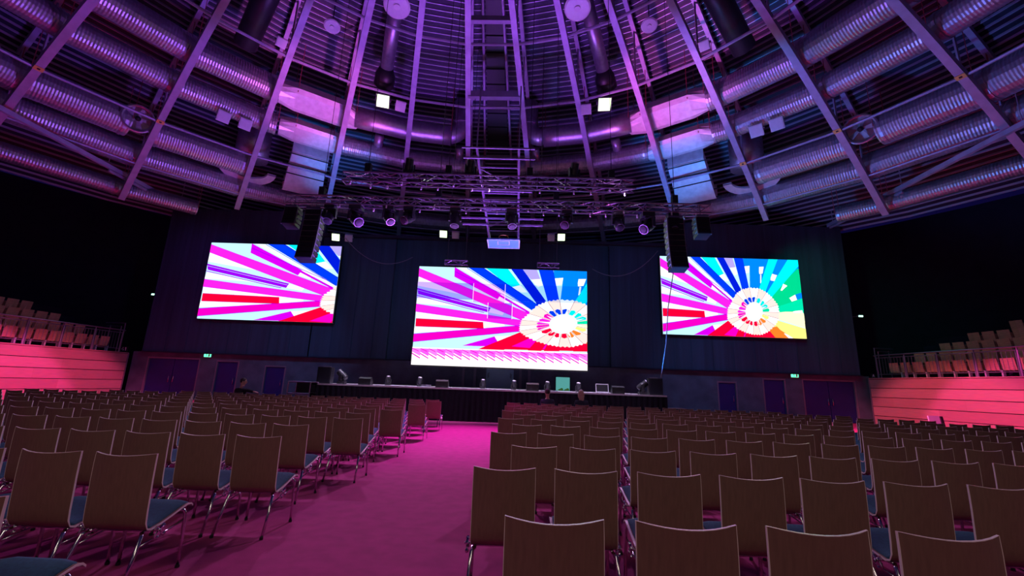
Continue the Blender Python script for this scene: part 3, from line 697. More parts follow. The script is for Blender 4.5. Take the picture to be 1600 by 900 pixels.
# ------------------------------------------------------------------ trusses and rigging
def truss(p, q, label, s=.36, group='lighting trusses', bay=.52, fr=(.08, .36, .64, .92), hoist=True):
    p = V(p); q = V(q); t = empty('lighting_truss', p, label, 'truss', group)
    d = (q-p); L_ = d.length; d.normalize(); sd = d.cross(V((0, 0, 1))).normalized(); up = sd.cross(d); h = s/2
    cr = [sd*a*h+up*c*h for a, c in ((-1, -1), (1, -1), (1, 1), (-1, 1))]
    for c in cr:
        b = MB(); b.tube([p+c, q+c], .032, 6); b.build('chord', 'alu', t, p)
    b = MB(); n_ = int(L_/bay)
    for i in range(n_):
        a0 = p+d*(L_*i/n_); a1 = p+d*(L_*(i+1)/n_)
        for j in range(4):
            c0, c1 = cr[j], cr[(j+1) % 4]
            if i % 2: c0, c1 = c1, c0
            b.tube([a0+c0, a1+c1], .016, 4, caps=False)
        if i % 2 == 0:
            for j in range(4): b.tube([a0+cr[j], a0+cr[(j+1) % 4]], .013, 4, caps=False)
    b.build('bracing', 'alu', t, p)
    if hoist:
        b = MB(); nc = int(L_/.62)
        for i in range(nc): c = p+d*(L_*(i+.5)/nc)+cr[0 if i % 3 else 1]; b.box(c-up*.07, (.05, .06, .13)); 
        b.each('clamp', 'white', t, p)
    b = MB()
    for f in fr:
        c = p.lerp(q, f); rr = hypot(c.x-RCX, c.y-RCY)/RS; b.tube([c+up*h, V((c.x, c.y, prof(rr)+RS*2.8))], .012, 4)
    b.each('suspension_wire', 'plastic', t, p)
    b = MB()
    for f in fr:
        c = p.lerp(q, f); b.box(c+up*(h+.25), (.22, .22, .34))
    if hoist: b.each('chain_hoist', 'plastic', t, p)
    return t
t1p, t1q = at(450, 313, 16.5), at(1108, 329, 16.5)
truss(t1p, t1q, 'long front lighting truss carrying spotlights and the line arrays')
t2p, t2q = at(538, 278, 15.2), at(992, 291, 15.2)
truss(t2p, t2q, 'shorter rear truss, higher and closer, above the front truss')
truss((-3.6, 20.1, 7.08), (-2.5, 20.1, 7.08), 'short hanging truss on the left of the centre screen top', .22, 'screen hanging trusses', .3, (.1, .9), False)
truss((.85, 20.1, 7.08), (1.9, 20.1, 7.08), 'short hanging truss on the right of the centre screen top', .22, 'screen hanging trusses', .3, (.1, .9), False)
def moving_head(p, label, group, tilt, pan, base_up=True, s=1.0, lens='plastic'):
    # base, yoke, head; base on top when hanging
    sg = 1 if base_up else -1; p = V(p)
    t = empty('moving_head_spotlight', p, label, 'spotlight', group)
    b = MB(); b.box((0, 0, -sg*.06*s), (.36*s, .30*s, .13*s)); b.box((0, 0, -sg*.14*s), (.20*s, .2*s, .05*s)); b.build('base', 'plastic', t)
    hc = V((0, 0, -sg*.40*s)); Rz = Matrix.Rotation(pan, 3, 'Z')
    b = MB()
    for a in (-1, 1): b.box(Rz@V((a*.20*s, 0, -sg*.30*s)), (.05*s, .13*s, .32*s), Rz)
    b.box((0, 0, -sg*.165*s), (.44*s, .14*s, .05*s), Rz); b.build('yoke', 'plastic', t)
    R = Rz@Matrix.Rotation(tilt, 3, 'X')
    b = MB(); b.lathe([(.10*s, -.25*s), (.15*s, -.21*s), (.165*s, 0), (.15*s, .10*s), (.15*s, .27*s), (.13*s, .29*s)], hc, 16, R); b.build('head', 'plastic', t)
    b = MB(); b.lathe([(.125*s, .285*s), (.10*s, .305*s), (.02*s, .312*s)], hc, 16, R); b.build('lens', lens, t)
    b = MB(); b.lathe([(.153*s, .25*s), (.158*s, .265*s), (.153*s, .28*s)], hc, 16, R); b.build('lens_ring', 'alu', t)
    return t
for (u, v, Y, lab, tl_, pn) in [(608, 330, 16.5, 'hanging spotlight under the front truss, left end of the middle run', 2.4, .8), (640, 326, 16.5, 'dark spotlight on the front truss beside the second beam from the left', 2.2, -.5),
        (712, 326, 16.5, 'spotlight on the front truss just left of the basketball frame', 2.9, .1), (800, 326, 16.5, 'spotlight on the front truss in front of the basketball frame', 2.7, .3),
        (885, 328, 16.5, 'spotlight on the front truss right of the basketball frame', 2.3, -.4), (965, 331, 16.5, 'dark spotlight at the right end of the middle truss run', 2.5, .2),
        (517, 325, 16.5, 'spotlight on the front truss beside the left line array', 2.6, 0), (1050, 333, 16.5, 'spotlight on the front truss beside the right line array', 2.6, 0)]:
    p = at(u, v, Y); z = t1p.lerp(t1q, (p.x-t1p.x)/(t1q.x-t1p.x)).z; moving_head((p.x, Y, z-.2), lab, 'truss spotlights', tl_+pi*.0, pn, True, 1.15)
for (u, lab) in [(638, 'spotlight standing on top of the rear truss, left'), (898, 'spotlight standing on top of the rear truss, right'), (735, 'spotlight standing on the rear truss beside the left centre beam')]:
    f = (u-538)/(992-538); p = t2p.lerp(t2q, f); moving_head((p.x, p.y, p.z+.18), lab, 'rear truss spotlights', .3, .4, False, 1.0)
for (u, v, lab) in [(556, 334, 'profile spotlight hanging under the truss right of the left line array, tilted down'), (1012, 343, 'profile spotlight hanging under the truss left of the right line array, tilted down')]:
    p = at(u, v, 16.5); z = t1p.lerp(t1q, (p.x-t1p.x)/(t1q.x-t1p.x)).z; moving_head((p.x, 16.5, z-.2), lab, 'profile spotlights', 2.2, .9 if u < 800 else -.9, True, 1.35)
def line_array(top, label, n_, wd, ht, curve, sx, group):
    top = V(top); t = empty('line_array_speaker', top, label, 'speaker', group)
    b = MB(); b.box((0, 0, -.05), (wd*.9, .5, .07)); b.tube([(0, 0, -.05), (0, 0, .55)], .02, 6); b.build('fly_frame', 'alu', t)
    p = V((0, 0, -.10)); a = 0
    for i in range(n_):
        a += curve; R = Matrix.Rotation(a, 3, 'X'); c = p+R@V((0, 0, -ht/2))
        b = MB(); o_ = c; fr = [(-wd/2, -.22, -ht*.46), (wd/2, -.22, -ht*.46), (wd/2, -.22, ht*.46), (-wd/2, -.22, ht*.46), (-wd/2, .28, -ht*.36), (wd/2, .28, -ht*.36), (wd/2, .28, ht*.36), (-wd/2, .28, ht*.36)]
        b.add([o_+R@V(q) for q in fr], [(0, 1, 2, 3), (5, 4, 7, 6), (4, 0, 3, 7), (1, 5, 6, 2), (3, 2, 6, 7), (4, 5, 1, 0)])
        cb = b.build('speaker_cabinet', 'plastic', t)
        b = MB(); b.box(o_+R@V((0, -.235, 0)), (wd*.94, .02, ht*.8), R); b.build('grille', 'cloth', cb)
        b = MB()
        for s_ in (-1, 1): b.box(o_+R@V((s_*(wd/2+.01), -.18, 0)), (.03, .05, ht*1.0), R); b.box(o_+R@V((s_*(wd/2+.015), -.05, ht*.3)), (.03, .2, .03), R)
        b.build('rigging_link', 'frame', cb)
        p = p+R@V((0, 0, -ht))
    return t
zt = lambda x: t1p.lerp(t1q, (x-t1p.x)/(t1q.x-t1p.x)).z-.2
line_array((-8.4, 16.5, zt(-8.4)-.15), 'tall black line array hanging in front of the left screen corner', 9, .62, .245, -.028, 1, 'main line arrays')
line_array((6.15, 16.5, zt(6.1)-.15), 'tall black line array hanging in front of the right screen corner', 9, .62, .245, -.028, -1, 'main line arrays')
line_array((-9.25, 16.4, zt(-9.2)-.12), 'small outer line array at the left end of the truss', 4, .5, .2, -.06, 1, 'small line arrays')
line_array((7.2, 16.4, zt(7.2)-.12), 'small outer line array at the right end of the truss', 4, .5, .2, -.06, 1, 'small line arrays')
def cable(pts, r, label, matn='plastic', name='cable'):
    b = MB(); b.tube(pts, r, 6); return b.build(name, matn, None, pts[0], label=label, cat='cable')
def sag(p, q, s, n_=14): return [V(p).lerp(V(q), i/n_)+V((0, 0, -4*s*(i/n_)*(1-i/n_))) for i in range(n_+1)]
cable(sag(at(540, 372, 24.3), at(645, 402, 24.3), .9), .022, 'thin cable sagging between the left and centre screens', 'frame')
cable(sag(at(925, 420, 24.3), at(1028, 392, 24.3), .9), .022, 'thin cable sagging between the centre and right screens', 'frame')
pA, pB = at(1060, 345, 16.7), at(1033, 590, 17.55)
pm = at(1044, 480, 17.0)
cable([pA, pA.lerp(pm, .5)+V((.05, 0, 0)), pm, pm.lerp(pB, .5)+V((.06, 0, -.02)), pB], .018, 'long cable dropping from the truss to the speaker on the right of the stage', 'frame')

# ------------------------------------------------------------------ stage
SX0, SX1, SY0, SY1, SZ = -8.0, 5.85, 17.25, 23.6, 1.25
t = empty('stage', (-1, SY0, 0), 'long low black-skirted stage across the front of the hall', 'stage')
b = MB(); b.box(((SX0+SX1)/2+1, (SY1-SY0)/2, SZ-.04), (SX1-SX0, SY1-SY0, .06)); b.build('stage_top', 'stagetop', t)
b = MB(); n_ = 130; vs = []; fs = []
for i in range(n_+1):
    x = SX0+(SX1-SX0)*i/n_+1; yy = (.02 if i % 2 else -.012)
    vs += [(x, yy, 0.0), (x, yy*.4, SZ-.07)]
for i in range(n_): fs.append((2*i, 2*i+2, 2*i+3, 2*i+1))
b.add(vs, fs)
for x in (SX0+1, SX1+1): b.box((x, (SY1-SY0)/2, (SZ-.07)/2), (.02, SY1-SY0, SZ-.07))
b.build('skirt', 'cloth', t)
b = MB()
for i in range(8):
    for yy in (.3, 3.0, 6.0): b.tube([(SX0+1.2+i*1.92, yy, 0), (SX0+1.2+i*1.92, yy, SZ-.07)], .03, 6)
b.build('leg', 'alu', t)
tg = empty('equipment_case', (6.25, 17.6, 0), 'low black flight case beside the right end of the stage', 'case')
b = MB(); b.box((0, 0, .38), (.7, .6, .74)); b.build('body', 'plastic', tg)
b = MB()
for z in (.02, .5, .74): b.box((0, 0, z+.01), (.72, .62, .025))
b.build('edge_trim', 'alu', tg)
tg = empty('stage_steps', (-8.16, 16.9, 0), 'metal framed stage step unit with dark panel at the left end of the stage', 'steps')
b = MB()
for x in (-.42, .42):
    for y in (-.25, .4): b.tube([(x, y, 0), (x, y, 1.27)], .022, 8)
    b.tube([(x, -.25, 1.27), (x, .4, 1.27)], .022, 8)
for y in (-.25, .4):
    b.tube([(-.42, y, 1.27), (.42, y, 1.27)], .022, 8); b.tube([(-.42, y, .84), (.42, y, .84)], .028, 8)
b.build('frame', 'rail', tg)
for i, z in enumerate((.3, .6, .86)):
    b = MB(); b.box((0, -.12+.18*i, z), (.82, .26, .04)); b.build('tread', 'plastic', tg)
b = MB(); b.box((0, .36, 1.06), (.8, .02, .38)); b.build('back_panel', 'plastic', tg)
def box_speaker(x, y, label):
    t = empty('loudspeaker', (x, y, SZ-.01), label, 'speaker', 'stage side speakers')
    b = MB(); b.add([(-.27, -.25, 0), (.27, -.25, 0), (.2, .25, 0), (-.2, .25, 0), (-.27, -.25, .64), (.27, -.25, .64), (.2, .25, .64), (-.2, .25, .64)], [(3, 2, 1, 0), (4, 5, 6, 7), (0, 1, 5, 4), (1, 2, 6, 5), (2, 3, 7, 6), (3, 0, 4, 7)]); b.build('cabinet', 'plastic', t)
    b = MB(); b.box((0, -.26, .32), (.48, .02, .58)); b.build('grille', 'cloth', t)
    b = MB(); b.box((0, 0, .66), (.3, .05, .03)); b.build('carry_handle', 'frame', t)
box_speaker(-7.63, 17.7, 'black loudspeaker on the left end of the stage'); box_speaker(5.5, 17.7, 'black loudspeaker on the right end of the stage')
def wedge(x, y, label, rz=0):
    t = empty('stage_monitor', (x, y, SZ-.01), label, 'monitor speaker', 'floor monitor wedges', rz)
    b = MB(); P = [(-.17, 0), (.17, 0), (.17, .12), (-.02, .30), (-.17, .24)]
    vs = [(sx*.24, y_, z_) for sx in (-1, 1) for y_, z_ in P]; b.add(vs, [(4, 3, 2, 1, 0), (5, 6, 7, 8, 9)]+[(i, (i+1) % 5, 5+(i+1) % 5, 5+i) for i in range(5)]); b.build('cabinet', 'plastic', t)
    b = MB(); R = Matrix.Rotation(radians(-43), 3, 'X'); b.box((0, .08, .215), (.42, .22, .01), R); b.build('grille', 'cloth', t)
for x, lab in ((-5.95, 'left'), (-2.9, 'second'), (.66, 'third'), (4.0, 'right')):
    wedge(x, 17.5, 'small black floor monitor at the stage edge, %s of four' % lab)
for x, lab in ((-5.38, 'first from the left'), (-4.04, 'second from the left'), (-1.38, 'left of the pale panel'), (-.08, 'right of the pale panel'), (1.32, 'behind the man in the audience'), (2.62, 'behind the fair-haired woman')):
    t = moving_head((x, 18.6, SZ-.01), 'small domed wash light on the stage floor, '+lab, 'stage floor wash lights', .25, .2, False, .55, 'lampglass')
moving_head((-7.0, 17.75, SZ-.01), 'spotlight standing on the stage beside the left speaker, head tilted', 'stage spotlights', -.9, 1.4, False, .85)
moving_head((5.05, 17.75, SZ-.01), 'spotlight standing on the stage near the right speaker, head tilted', 'stage spotlights', .9, 1.4, False, .85)
t = empty('laptop', (3.42, 17.55, SZ-.01), 'open laptop with pale lit frame on the stage edge', 'laptop')
b = MB(); b.box((0, -.12, .015), (.42, .28, .03)); b.build('keyboard_base', 'white', t)
b = MB(); R = Matrix.Rotation(radians(-12), 3, 'X')
for x, z, a, c in ((0, .02, .5, .03), (0, .33, .5, .03), (-.24, .175, .03, .34), (.24, .175, .03, .34)): b.box(R@V((x, 0, z))+V((0, .02, .02)), (a, .02, c), R)
b.build('screen_bezel', 'white', t)
b = MB(); b.box(R@V((0, .0, .175))+V((0, .02, .02)), (.46, .015, .29), R); b.build('screen', 'plastic', t)
t = empty('cable_coil', (-3.55, 17.55, SZ-.01), 'small coil of cable lying on the stage edge', 'cable')
b = MB(); b.tube([((.16+.01*(i % 5))*cos(i*.5), (.12+.01*(i % 3))*sin(i*.5), .02+.0012*i) for i in range(50)], .012, 5); b.build('coil', 'frame', t)
t = empty('cable_coil', (1.0, 17.5, SZ-.01), 'loose cable on the stage edge beside the third monitor', 'cable')
b = MB(); b.tube([(.05*i, .03*sin(i*1.3), .015) for i in range(14)], .012, 5); b.build('coil', 'frame', t)
# backstage wall items
t = empty('service_panel', (-.92, 25.15, 1.1), 'pale blue-grey panel with striped corner marks behind the stage', 'panel')
b = MB(); b.box((0, 0, .6), (1.56, .06, 1.2)); b.build('panel', mat('pale_blue_panel', (.30, .52, .62), .4), t)
b = MB()
for sx in (-.66, .62):
    for i in range(4):
        R = Matrix.Rotation(radians(40 if sx > 0 else -40), 3, 'Y'); b.box((sx, -.035, .72+.07*i), (.14, .01, .025), R)
b.build('hazard_stripe', 'plastic', t)
t = empty('wall_picture', (2.66, 25.15, 1.05), 'turquoise lit picture with green foliage at its foot, behind the stage', 'picture')
b = MB(); b.box((0, 0, .46), (.86, .05, .98)); b.build('frame', 'plastic', t)
b = MB(); b.box((0, -.03, .46), (.78, .01, .9)); b.build('print', emis('turquoise_glow', (.16, .62, .60), .55), t)
b = MB()
for i in range(9): b.ball((-.34+.085*i+(.02 if i % 2 else 0), -.035, .08+.05*((i*5) % 4)), .09, 8, 0, (1, .1, .9))
b.build('foliage', emis('green_glow', (.08, .22, .05), .4), t)
# exit signs and little wall lamps
def exit_sign(p, label):
    t = empty('exit_sign', p, label, 'exit sign', 'green exit signs')
    b = MB(); b.box((0, .02, 0), (.44, .06, .22)); b.build('housing', 'white', t)
    b = MB(); b.box((0, -.02, 0), (.40, .02, .18)); b.build('sign_face', 'exit', t)
    b = MB(); b.ball((-.06, -.032, .055), .018, 8, 0, (1, .3, 1)); b.bar((-.06, -.032, .04), (-.04, -.032, -.01), .012, .025); b.bar((-.04, -.032, -.01), (-.075, -.032, -.065), .01, .016); b.bar((-.04, -.032, -.01), (.0, -.032, -.05), .01, .016); b.bar((-.06, -.032, .03), (0, -.032, .02), .01, .014); b.box((.1, -.032, -.005), (.09, .01, .14))
    b.build('pictogram', 'white', t)
exit_sign((-17.85, 25.1, 2.50), 'green exit sign on the wall left of the stage'); exit_sign((15.75, 25.1, 2.50), 'green exit sign on the wall right of the stage')
for p, lab in ((at(240, 460, 26.5), 'tiny green-white emergency lamp on the dark wall, left'), (at(1345, 494, 26.5), 'tiny green-white emergency lamp on the dark wall, right')):
    t = empty('emergency_lamp', p, lab, 'lamp', 'emergency lamps')
    b = MB(); b.box((0, .04, .04), (.26, .08, .05)); b.tube([(0, .05, .05), (0, 4.2, .05)], .02, 5); b.build('housing', 'white', t)
    b = MB(); b.box((0, 0, 0), (.24, .06, .09)); b.build('lamp_glass', emis('emergency_glow', (.45, 1, .75), 2.5), t)

# ------------------------------------------------------------------ side stands
def stand(side):
    L_ = side == 'left'; sg = -1 if L_ else 1
    # front line of the cladding: far end p0, near end p1 (plan)
    p0, p1 = (V((-22.3, 24.9, 0)), V((-23.9, 1.0, 0))) if L_ else (V((19.72, 24.9, 0)), V((23.2, 1.0, 0)))
    d = (p1-p0).normalized(); nrm = V((d.y, -d.x, 0)); nrm = nrm if nrm.x*sg > 0 else -nrm   # points away from the arena floor
    LEN = (p1-p0).length; H = 2.46
    t = empty('wooden_parapet', p0, 'long %s stand front of pink-lit horizontal wood boards' % side, 'parapet', 'wooden parapets')
    for i in range(5):
        z0 = .49*i+.006; z1 = .49*(i+1)-.026; b = MB(); o_ = p0
        # each board course keeps a shadow gap to the next
        a = p0+nrm*.03; c = p1+nrm*.03; vs = [a+V((0, 0, z0)), c+V((0, 0, z0)), c+V((0, 0, z1)), a+V((0, 0, z1))]; k = nrm*.08
        b.add(vs+[q+k for q in vs], [(0, 1, 2, 3), (7, 6, 5, 4), (0, 4, 5, 1), (3, 2, 6, 7), (0, 3, 7, 4), (1, 5, 6, 2)]); b.build('board_course', 'plank', t, p0)
    b = MB(); a = p0+nrm*.12+V((0, 0, H/2)); b.bar(a, p1+nrm*.12+V((0, 0, H/2)), .05, H-.06, (0, 0, 1)); b.build('backing', 'plastic', t, p0)
    b = MB(); b.bar(p0+nrm*.2+V((0, 0, H+.01)), p1+nrm*.2+V((0, 0, H+.01)), .42, .05); b.build('cap_board', 'plank', t, p0)
    b = MB(); b.bar(p0+V((0, 0, 0)), p0+V((0, 0, H)), .05, .03, d); b.build('end_trim', 'frame', t, p0)
    # stepped decks
    rows = 6; b = MB()
    for j in range(rows):
        zt_ = 2.35+.52*j; a = p0+nrm*(.25+.92*j+.46)+V((0, .0, zt_/2)); c = p1+nrm*(.25+.92*j+.46)+V((0, 0, zt_/2)); b.bar(a, c, .92, zt_)
    t2 = b.build('grandstand', 'black', None, p0, label='dark stepped tiers of the %s stand' % side, cat='stand', group='stand tiers')
    # railing panels
    np_ = 10; pl = 1.55
    t3 = empty('metal_railing', p0+V((0, 0, H+.03)), 'metal railing of frames and thin bars along the %s stand front' % side, 'railing', 'stand railings')
    o_ = p0+V((0, 0, H+.03))
    for i in range(np_):
        s0 = .45+pl*i; s1 = s0+pl-.09; q0 = p0+d*s0+nrm*.2; q1 = p0+d*s1+nrm*.2; zb, zt2 = H+.03, H+1.12
        b = MB(); ins = 0
        b.tube([q0+V((0, 0, zb)), q0+V((0, 0, zt2)), q1+V((0, 0, zt2)), q1+V((0, 0, zb))], .028, 8); b.tube([q0+V((0, 0, zb+.2)), q1+V((0, 0, zb+.2))], .02, 6)
        fr = b.build('railing_frame', 'rail', t3, o_)
        b = MB()
        for j in range(1, 9): c = q0.lerp(q1, j/9); b.tube([c+V((0, 0, zb+.2)), c+V((0, 0, zt2))], .008, 5, caps=False)
        b.each('baluster', 'rail', fr, o_)
    b = MB(); b.tube([p0+d*.3+nrm*.2+V((0, 0, H+1.26)), p0+d*(.45+pl*np_)+nrm*.2+V((0, 0, H+1.26))], .035, 8)
    for i in range(np_+1): c = p0+d*(.42+pl*i)+nrm*.2; b.tube([c+V((0, 0, H+.03)), c+V((0, 0, H+1.26))], .03, 8)
    b.build('handrail', 'rail', t3, o_)
    b = MB(); e = p0+d*.35+nrm*.25; z = H+.06
    b.tube([e+V((0, 0, z)), e+V((0, 0, z+1.1)), e+nrm*.0+V((0, 0, z+1.62)), e+nrm*.55+V((0, 0, z+1.62)), e+nrm*1.2+V((0, 0, z+1.62))][0:5], .03, 8)
    b.tube([e+d*.2+V((0, 0, z)), e+d*.2+V((0, 0, z+1.42)), e+d*.2+nrm*.9+V((0, 0, z+1.42))], .024, 8); b.tube([e+nrm*.9+V((0, 0, z)), e+nrm*.9+V((0, 0, z+1.5))], .024, 8)
    b.build('end_rail', 'rail', t3, o_)
    # section number plate at the end
    if L_:
        c = p0+d*.15+nrm*.12+V((0, -.05, H+.22)); tp = empty('number_plate', c, 'small black plate reading 41 at the end of the left stand', 'sign')
        b = MB(); b.box((0, 0, 0), (.42, .02, .28)); b.bar((0, .0, -.14), (0, 0, -.23), .03, .03); b.build('plate', 'plastic', tp)
        b = MB()   # numerals 4 and 1
        for x0_, z0_, x1_, z1_ in ((-.13, -.08, -.05, .09), (-.05, .09, -.05, -.09), (-.15, -.02, -.01, -.02), (.08, -.09, .08, .09), (.08, .09, .03, .04)):
            pass
        for a_, c_ in (((-.06, .09), (-.15, -.03)), ((-.15, -.03), (-.01, -.03)), ((-.05, .0), (-.05, -.09)), ((.09, .09), (.09, -.09)), ((.09, .09), (.04, .04))):
            b.bar((a_[0], -.016, a_[1]), (c_[0], -.016, c_[1]), .01, .032, (0, 1, 0))
        b.build('numeral', 'white', tp)
    else:
        c = p0+d*.15+nrm*.12+V((0, -.05, H+.16)); tp = empty('number_plate', c, 'small plate with a white mark at the end of the right stand', 'sign')
        b = MB(); b.box((0, 0, 0), (.3, .02, .24)); b.bar((0, .0, -.12), (0, 0, -.17), .03, .03); b.build('plate', 'plastic', tp)
        b = MB(); b.bar((-.05, -.016, -.07), (.0, -.016, .08), .01, .03, (0, 1, 0)); b.bar((.05, -.016, -.07), (.0, -.016, .08), .01, .03, (0, 1, 0)); b.bar((-.035, -.016, -.02), (.035, -.016, -.02), .01, .02, (0, 1, 0)); b.build('mark', 'white', tp)
    # seats: back, tipped-up pan, pedestal
    rz = atan2(-nrm.y, -nrm.x)+pi/2   # seat faces the floor
    proto = None
    counts = [10, 10, 9, 8, 6]; starts = [1.05, 1.7, 2.3, 3.0, 4.2]
    for j in range(5):
        for i in range(counts[j]):
            s_ = starts[j]+.62*i
            c = p0+d*s_+nrm*(.25+.92*j+.52); c.z = 2.35+.52*j
            lab = 'tip-up wooden seat in the %s stand, %s row, %s from the stage end' % (side, ORD[j], ORD[i])
            if proto is None:
                root = empty('folding_seat', c, lab, 'seat', 'wooden seats of the %s stand' % side, rz)
                b = MB(); P = [(.16, .44), (.19, .62), (.22, .80), (.245, .95)]
                vs = []
                for y_, z_ in P:
                    for x_ in (-.25, -.12, 0, .12, .25): vs.append((x_, -y_-.02+abs(x_)*.12, z_))
                n5 = len(vs); vs += [(q[0], q[1]-.025, q[2]) for q in vs]; fs = []
                for a_ in range(3):
                    for c_ in range(4): k = a_*5+c_; fs += [(k, k+5, k+6, k+1), (n5+k, n5+k+1, n5+k+6, n5+k+5)]
                rim = [0, 1, 2, 3, 4, 9, 14, 19, 18, 17, 16, 15, 10, 5]
                for a_ in range(len(rim)): u_, v_ = rim[a_], rim[(a_+1) % len(rim)]; fs.append((u_, v_, n5+v_, n5+u_))
                b.add(vs, fs); b.build('backrest', 'seatwood', root)
                b = MB(); R = Matrix.Rotation(radians(78), 3, 'X'); b.box(V((0, -.04, .62)), (.47, .42, .05), R); b.box(V((0, .0, .62)), (.43, .36, .03), R); b.build('seat_pan', 'seatwood', root)
                b = MB(); b.box((.31, -.1, .21), (.06, .14, .42)); b.box((.31, -.08, .43), (.07, .22, .03)); b.build('pedestal', 'white', root)
                proto = root; reg(root)
            else:
                r_ = copy_tree(proto); r_.location = c; r_['label'] = lab
stand('left'); stand('right')
# leaning board near the right stand front
t = empty('leaning_board', (15.9, 17.2, 0), 'small pale board with a dark edge leaning at the foot of the right stand front', 'board')
b = MB(); R = Matrix.Rotation(radians(-8), 3, 'X'); b.box((0, 0, .42), (.42, .04, .84), R); b.build('sheet', 'white', t)
b = MB(); b.box((.26, .04, .41), (.09, .2, .82), R); b.build('dark_side', 'plastic', t)

# ------------------------------------------------------------------ stacking chairs
CW = .43
def shell_mesh():
    P = [(-.035, .87), (-.028, .80), (-.018, .70), (-.004, .58), (.008, .48), (.022, .41), (.045, .375), (.085, .362), (.17, .378), (.27, .405), (.36, .432), (.42, .446), (.455, .442), (.475, .425)]
    nx = 8; th = .0095; b = MB(); top = []; bot = []
    for i, (y, z) in enumerate(P):
        a = P[max(0, i-1)]; c = P[min(len(P)-1, i+1)]; t_ = V((0, c[0]-a[0], c[1]-a[1])).normalized(); n_ = V((0, -t_.z, t_.y))*1.0
        if i < 5: pass
        f = max(0, 1-i/6)
        for k in range(nx+1):
            x = CW*(k/nx-.5); e2 = (2*k/nx-1)**2; dy = .058*f*e2
            q = V((x, y+dy-.012*f, z+(.014*(e2-1)*max(0, 1-i/2)))); top.append(q); bot.append(q+V((0, t_.z, -t_.y))*(-th) if False else q+V((0, -abs(t_.z) if i < 7 else -t_.z*0, 0))*th if i < 6 else q+V((0, 0, -th)))
    n1 = nx+1; N_ = len(P)*n1; fs = []; 
    for i in range(len(P)-1):
        for k in range(nx):
            a = i*n1+k; fs += [(a, a+1, a+n1+1, a+n1), (N_+a, N_+a+n1, N_+a+n1+1, N_+a+1)]
    b.add(top+bot, fs, 0)
    rim = [k for k in range(nx+1)]+[i*n1+nx for i in range(1, len(P))]+[(len(P)-1)*n1+k for k in range(nx-1, -1, -1)]+[i*n1 for i in range(len(P)-2, 0, -1)]
    # slightly proud pale edge band
    vs = []; ctr = V((0, 0, 0))
    for r_ in rim: vs += [top[r_], bot[r_]]
    fe = [(2*i, 2*((i+1) % len(rim)), 2*((i+1) % len(rim))+1, 2*i+1) for i in range(len(rim))]
    eb = MB(); nn = len(rim)
    out = []
    for i, r_ in enumerate(rim):
        a, c = top[r_], bot[r_]; e = V((0, 0, 0)); k = r_ % n1; ii = r_//n1
        if k == 0: e.x -= 1
        if k == nx: e.x += 1
        if ii == 0: e.z += 1
        if ii == len(P)-1: e += V((0, .6, -.4))
        e.normalize(); m_ = (a-c)*.15
        out += [a+m_, a+m_+e*.003, c-m_+e*.003, c-m_]
    fo = []
    for i in range(nn):
        j = (i+1) % nn
        for q in range(3): fo.append((4*i+q, 4*j+q, 4*j+q+1, 4*i+q+1))
        fo.append((4*i+3, 4*j+3, 4*j, 4*i))
    eb.add(out, fo)
    return b, eb
def pad_mesh():
    b = MB(); P = [(.06, .392), (.10, .388), (.18, .402), (.27, .428), (.35, .452), (.41, .466), (.44, .462)]
    vs = []; hw = CW/2-.018
    for y, z in P:
        for k in range(7):
            x = hw*(k/3-1); e = abs(k/3-1); vs.append((x, y, z-(.012 if e > .99 else 0)))
    n_ = len(vs); vs += [(q[0], q[1], q[2]-.022) for q in vs]; fs = []
    for i in range(len(P)-1):
        for k in range(6): a = i*7+k; fs += [(a, a+1, a+8, a+7), (n_+a, n_+a+7, n_+a+8, n_+a+1)]
    for i in range(len(P)-1):
        a = i*7; fs += [(a, a+7, n_+a+7, n_+a), (a+6, n_+a+6, n_+a+13, a+13)]
    for k in range(6): fs.append((k, n_+k, n_+k+1, k+1)); a = (len(P)-1)*7+k; fs.append((a, a+1, n_+a+1, n_+a))
    b.add(vs, fs); return b
def chair_proto():
    root = empty('stacking_chair', (0, 0, 0), 'x', 'chair')
    s_, e_ = shell_mesh(); sh = s_.build('shell', 'ply', root, smooth=True); e_.build('edge_band', 'edge', sh)
    pad_mesh().build('seat_pad', 'pad', root, smooth=True)
    for sx in (-1, 1):
        x = sx*.185
        b = MB(); b.tube([(x, .36, .41), (sx*.205, .395, .405), (sx*.215, .405, .38), (sx*.222, .41, .20), (sx*.225, .41, .015)], .0125, 8); b.build('leg', 'chrome', root, smooth=True)
        b = MB(); b.tube([(x, .05, .345), (sx*.205, .02, .33), (sx*.215, -.03, .20), (sx*.225, -.11, .015)], .0125, 8); b.build('leg', 'chrome', root, smooth=True)
        b = MB(); b.tube([(x, .05, .345), (x, .15, .352), (x, .26, .385), (x, .36, .41)], .011, 8); b.tube([(sx*.212, .395, .33), (sx*.214, -.0, .27)], .007, 6); b.build('side_rail', 'chrome', root, smooth=True)
        b = MB()
        b.tube([(sx*.20, .12, .345), (sx*.262, .12, .345)], .008, 6)
        for dy, dz in ((-.03, .02), (.03, .03), (-.02, -.035), (.04, -.025)): b.ball((sx*.243, .13+dy, .335+dz), .0145, 8)
        b.bar((sx*.243, .09, .30), (sx*.243, .17, .37), .012, .03); b.bar((sx*.243, .18, .30), (sx*.243, .09, .37), .012, .02)
        b.build('link_bracket', 'chrome', root)
    b = MB(); b.tube([(-.185, .10, .345), (.185, .10, .345)], .011, 8); b.build('cross_rail', 'chrome', root)
    b = MB()
    for sx in (-1, 1):
        for y in (.41, -.113): b.tube([(sx*.225, y, 0), (sx*.225, y, .022)], .016, 8)
    b.each('foot_glide', 'plastic', root)
    return root
spots = []
